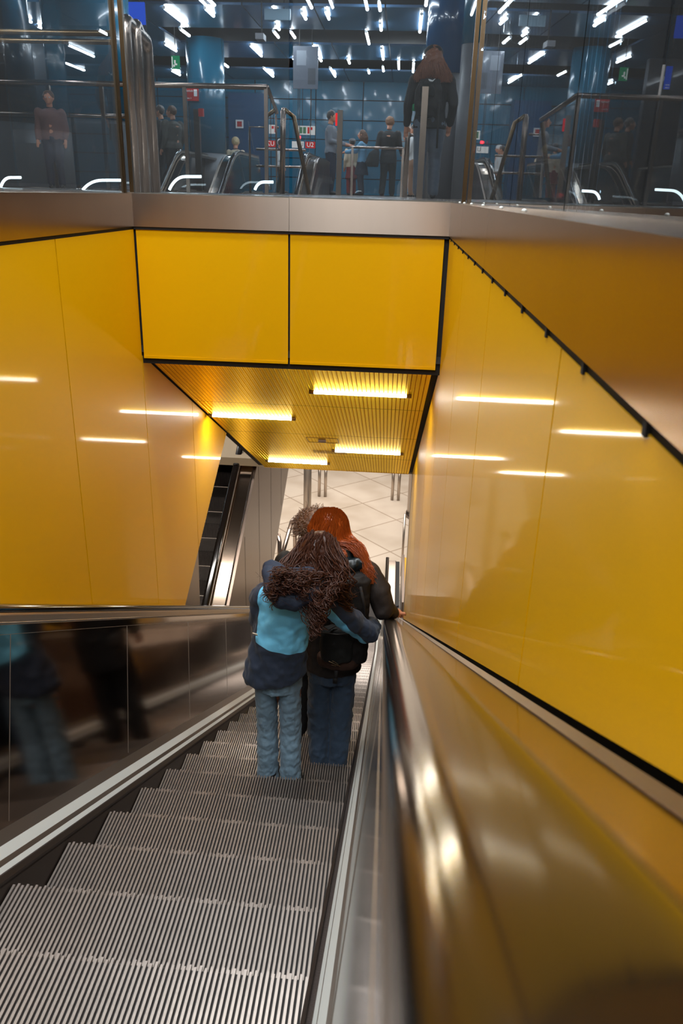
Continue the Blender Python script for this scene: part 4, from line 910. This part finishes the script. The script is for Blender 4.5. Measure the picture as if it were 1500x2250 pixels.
# walking woman behind the front glass
wl = V((.25, 10.45, ZF)); wm = figure(wl, 1.63, PI / 2 + .05, top=BK, legs=JG, hairm=mat('auburn_hair', (120, 72, 48), .5), hairlen=.06, stride=.06, coat=.03, arms=[((.16, -.04, .63), (.15, .05, .50)), ((-.16, -.02, .63), (-.165, .02, .49))], build=1.12,
            label='person in black jacket and grey jeans walking away behind the front glass', vox=.012, hat=BK)
mb = MB(); mb.tube([at(912, 228, 10.4), at(911, 242, 10.42)], .048, 12); tag(finish_mb(wm, 'green_band', mb, mat('green_band', (44, 160, 104), .5), wl))
bo = wl + V((0, -.2, 1.0)); th = thing('backpack', bo, 'black backpack with white swoosh mark on the walking person', 'backpack')
mb = MB(); mb.rings([(.21, 10.27, .86, .13, .07), (.21, 10.25, .95, .16, .09), (.21, 10.25, 1.12, .155, .09), (.22, 10.28, 1.24, .11, .07)], n=24); finish('main_bag', solid(mb, .012, 3, .03, .08), PK, th, bo)
mb = MB(); mb.rings([(.19, 10.15, 1.05, .085, .04), (.19, 10.14, 1.14, .09, .05), (.19, 10.17, 1.20, .06, .04)], n=20); finish('front_pocket', solid(mb, .01, 2, .02, .05), PK2, th, bo)
mb = MB(); p = [at(941, 174, 10.09), at(945, 178, 10.08), at(950, 178, 10.08), at(956, 173, 10.09)]; mb.tube(arcpts(p[0], p[1], p[2], 5) + [p[3]], [.003, .008, .011, .011, .010, .008, .002], 6); finish_mb(th, 'swoosh_mark', mb, TXTW, bo)
mb = MB(); mb.tube([V((.33, 10.2, 1.0)), V((.34, 10.2, .80)), V((.345, 10.2, .52))], .012, 6); finish_mb(th, 'hanging_strap', mb, PK, bo)
mb = MB(); h0 = wl + V((0, .0, 1.50)); roots = []
for _ in range(420):
    a = random.uniform(2.4, 7.0); d = V((math.cos(a), math.sin(a), 0)); k = random.uniform(.5, 1); roots.append([h0 + d * .06 + V((0, 0, .08)), h0 + d * .12 + V((0, 0, -.02)), h0 + V((d.x * .19 * k, -.10 + d.y * .06, -.13)), h0 + V((d.x * .23 * k, -.13, -.20 - random.uniform(0, .06)))])
strands(mb, roots, 9, .007, .003, .01, 1.0); finish_mb(wm, 'loose_hair', mb, mat('loose_auburn_hair', (120, 72, 48), .55, noise=.3, nscale=30), wl)
# people further back
figure((-1.72, 19.6, ZF), 1.74, -.1, top=GRYS, legs=NAVY, hairm=DKH, arms=[((.12, .02, .64), (.10, .22, .60)), ((-.10, .05, .64), (-.04, .24, .60))], label='man in a grey shirt reaching towards the girl in light blue', group='people in the hall', build=1.05)
figure((-1.08, 21, ZF), 1.46, PI - .1, top=LBL, legs=NAVY, hairm=BRH, hairlen=.10, arms=[((.10, .12, .68), (.04, .27, .66)), ((-.10, .12, .68), (-.06, .27, .66))], skirt=.18, label='girl with headband and light blue cardigan holding hands with the man in grey', group='people in the hall', vox=.012)
figure((-1.36, 21.6, ZF), 1.30, PI / 2 + .3, top=CREAM, legs=RDC, hairm=DKH, skirt=.2, label='small person with grey hat, cream top and dark red skirt behind the girl', group='people in the hall', hat=mat('grey_hat', (96, 96, 100), .7), vox=.012)
figure((-.44, 21, ZF), 1.76, PI / 2 - .25, top=BK, legs=BK, hairm=mat('thin_ginger_hair', (132, 92, 64), .5), coat=.08, stride=.05, arms=[((.15, .02, .64), (.16, .12, .55)), ((-.15, -.04, .63), (-.2, -.02, .5))], label='balding person in a long black coat with a dark bag, seen from behind', group='people in the hall', build=1.12)
mb = MB(); bo = (-.82, 20.9, .75); mb.rings([(-.80, 20.85, .62, .13, .09), (-.82, 20.85, .72, .17, .11), (-.78, 20.85, .92, .13, .09), (-.74, 20.87, 1.0, .07, .05)], n=16); t_ = finish('shoulder_bag', solid(mb, .015, 2), BK, None, bo); t_.location = bo; tag(t_, 'dark bag hanging at the left side of the person in the black coat', 'bag')
figure((.17, 22.2, ZF), 1.70, PI - .3, top=WHC, legs=TAN, hairm=DKH, arms=[((.14, .05, .66), (.08, .15, .78)), ((-.13, .05, .62), (-.04, .15, .60))], label='person in white top and tan trousers raising food between the two posts', group='people in the hall')
mb = MB(); c = V((-.11, 21.9, 1.47)); mb.prism([c, c + V((.14, 0, -.07)), c + V((.16, 0, -.01)), c + V((.03, 0, .06))], (0, .08, 0), 0); mb.ball(c + V((.10, .04, .06)), (.05, .03, .05), 1); tag(link('food_carton', mb.mesh('food_carton', [mat('carton_brown', (150, 120, 70), .6), WHC])), 'small open food carton held by the person in white', 'food')
figure((-5.72, 20, ZF), 1.80, PI + .1, top=BK, legs=BK, hairm=DKH, label='bearded dark-haired man in profile left of the man in the grey hooded coat', group='people in the hall', build=1.1)
figure((-5.33, 19.6, ZF), 1.76, PI - .5, top=OLV, legs=BK, hairm=BRH, label='man in grey hooded coat looking down behind the dark escalator end', group='people in the hall', build=1.25, turn=.3)
figure((-3.83, 9.2, ZF), 1.0 * .93 + .03, -PI / 2 + .2, top=mat('pink_brown_cloth', (112, 78, 72), .7), legs=NAVY, hairm=BRH, label='small looking person with sunglasses on the head behind the left side glass', group='people in the hall', build=1.15, vox=.012)
figure((-4.43, 22.3, -.42), 1.70, PI / 2, top=CREAM, legs=NAVY, hairm=BLH, label='person of whom only fair hair shows above the escalator end', group='people in the hall')
figure((-3.3, 22.5, ZF), 1.30, 0, top=WHC, legs=NAVY, hairm=WHC, label='person in a white hooded top left of the round post', group='people in the hall', hat=WHC)
figure((-3.05, 20.9, ZF), 1.2, .2, top=WHC, legs=BK, hairm=DKH, label='person in white seen low behind the leaning bronze rail', group='people in the hall', stride=.05)
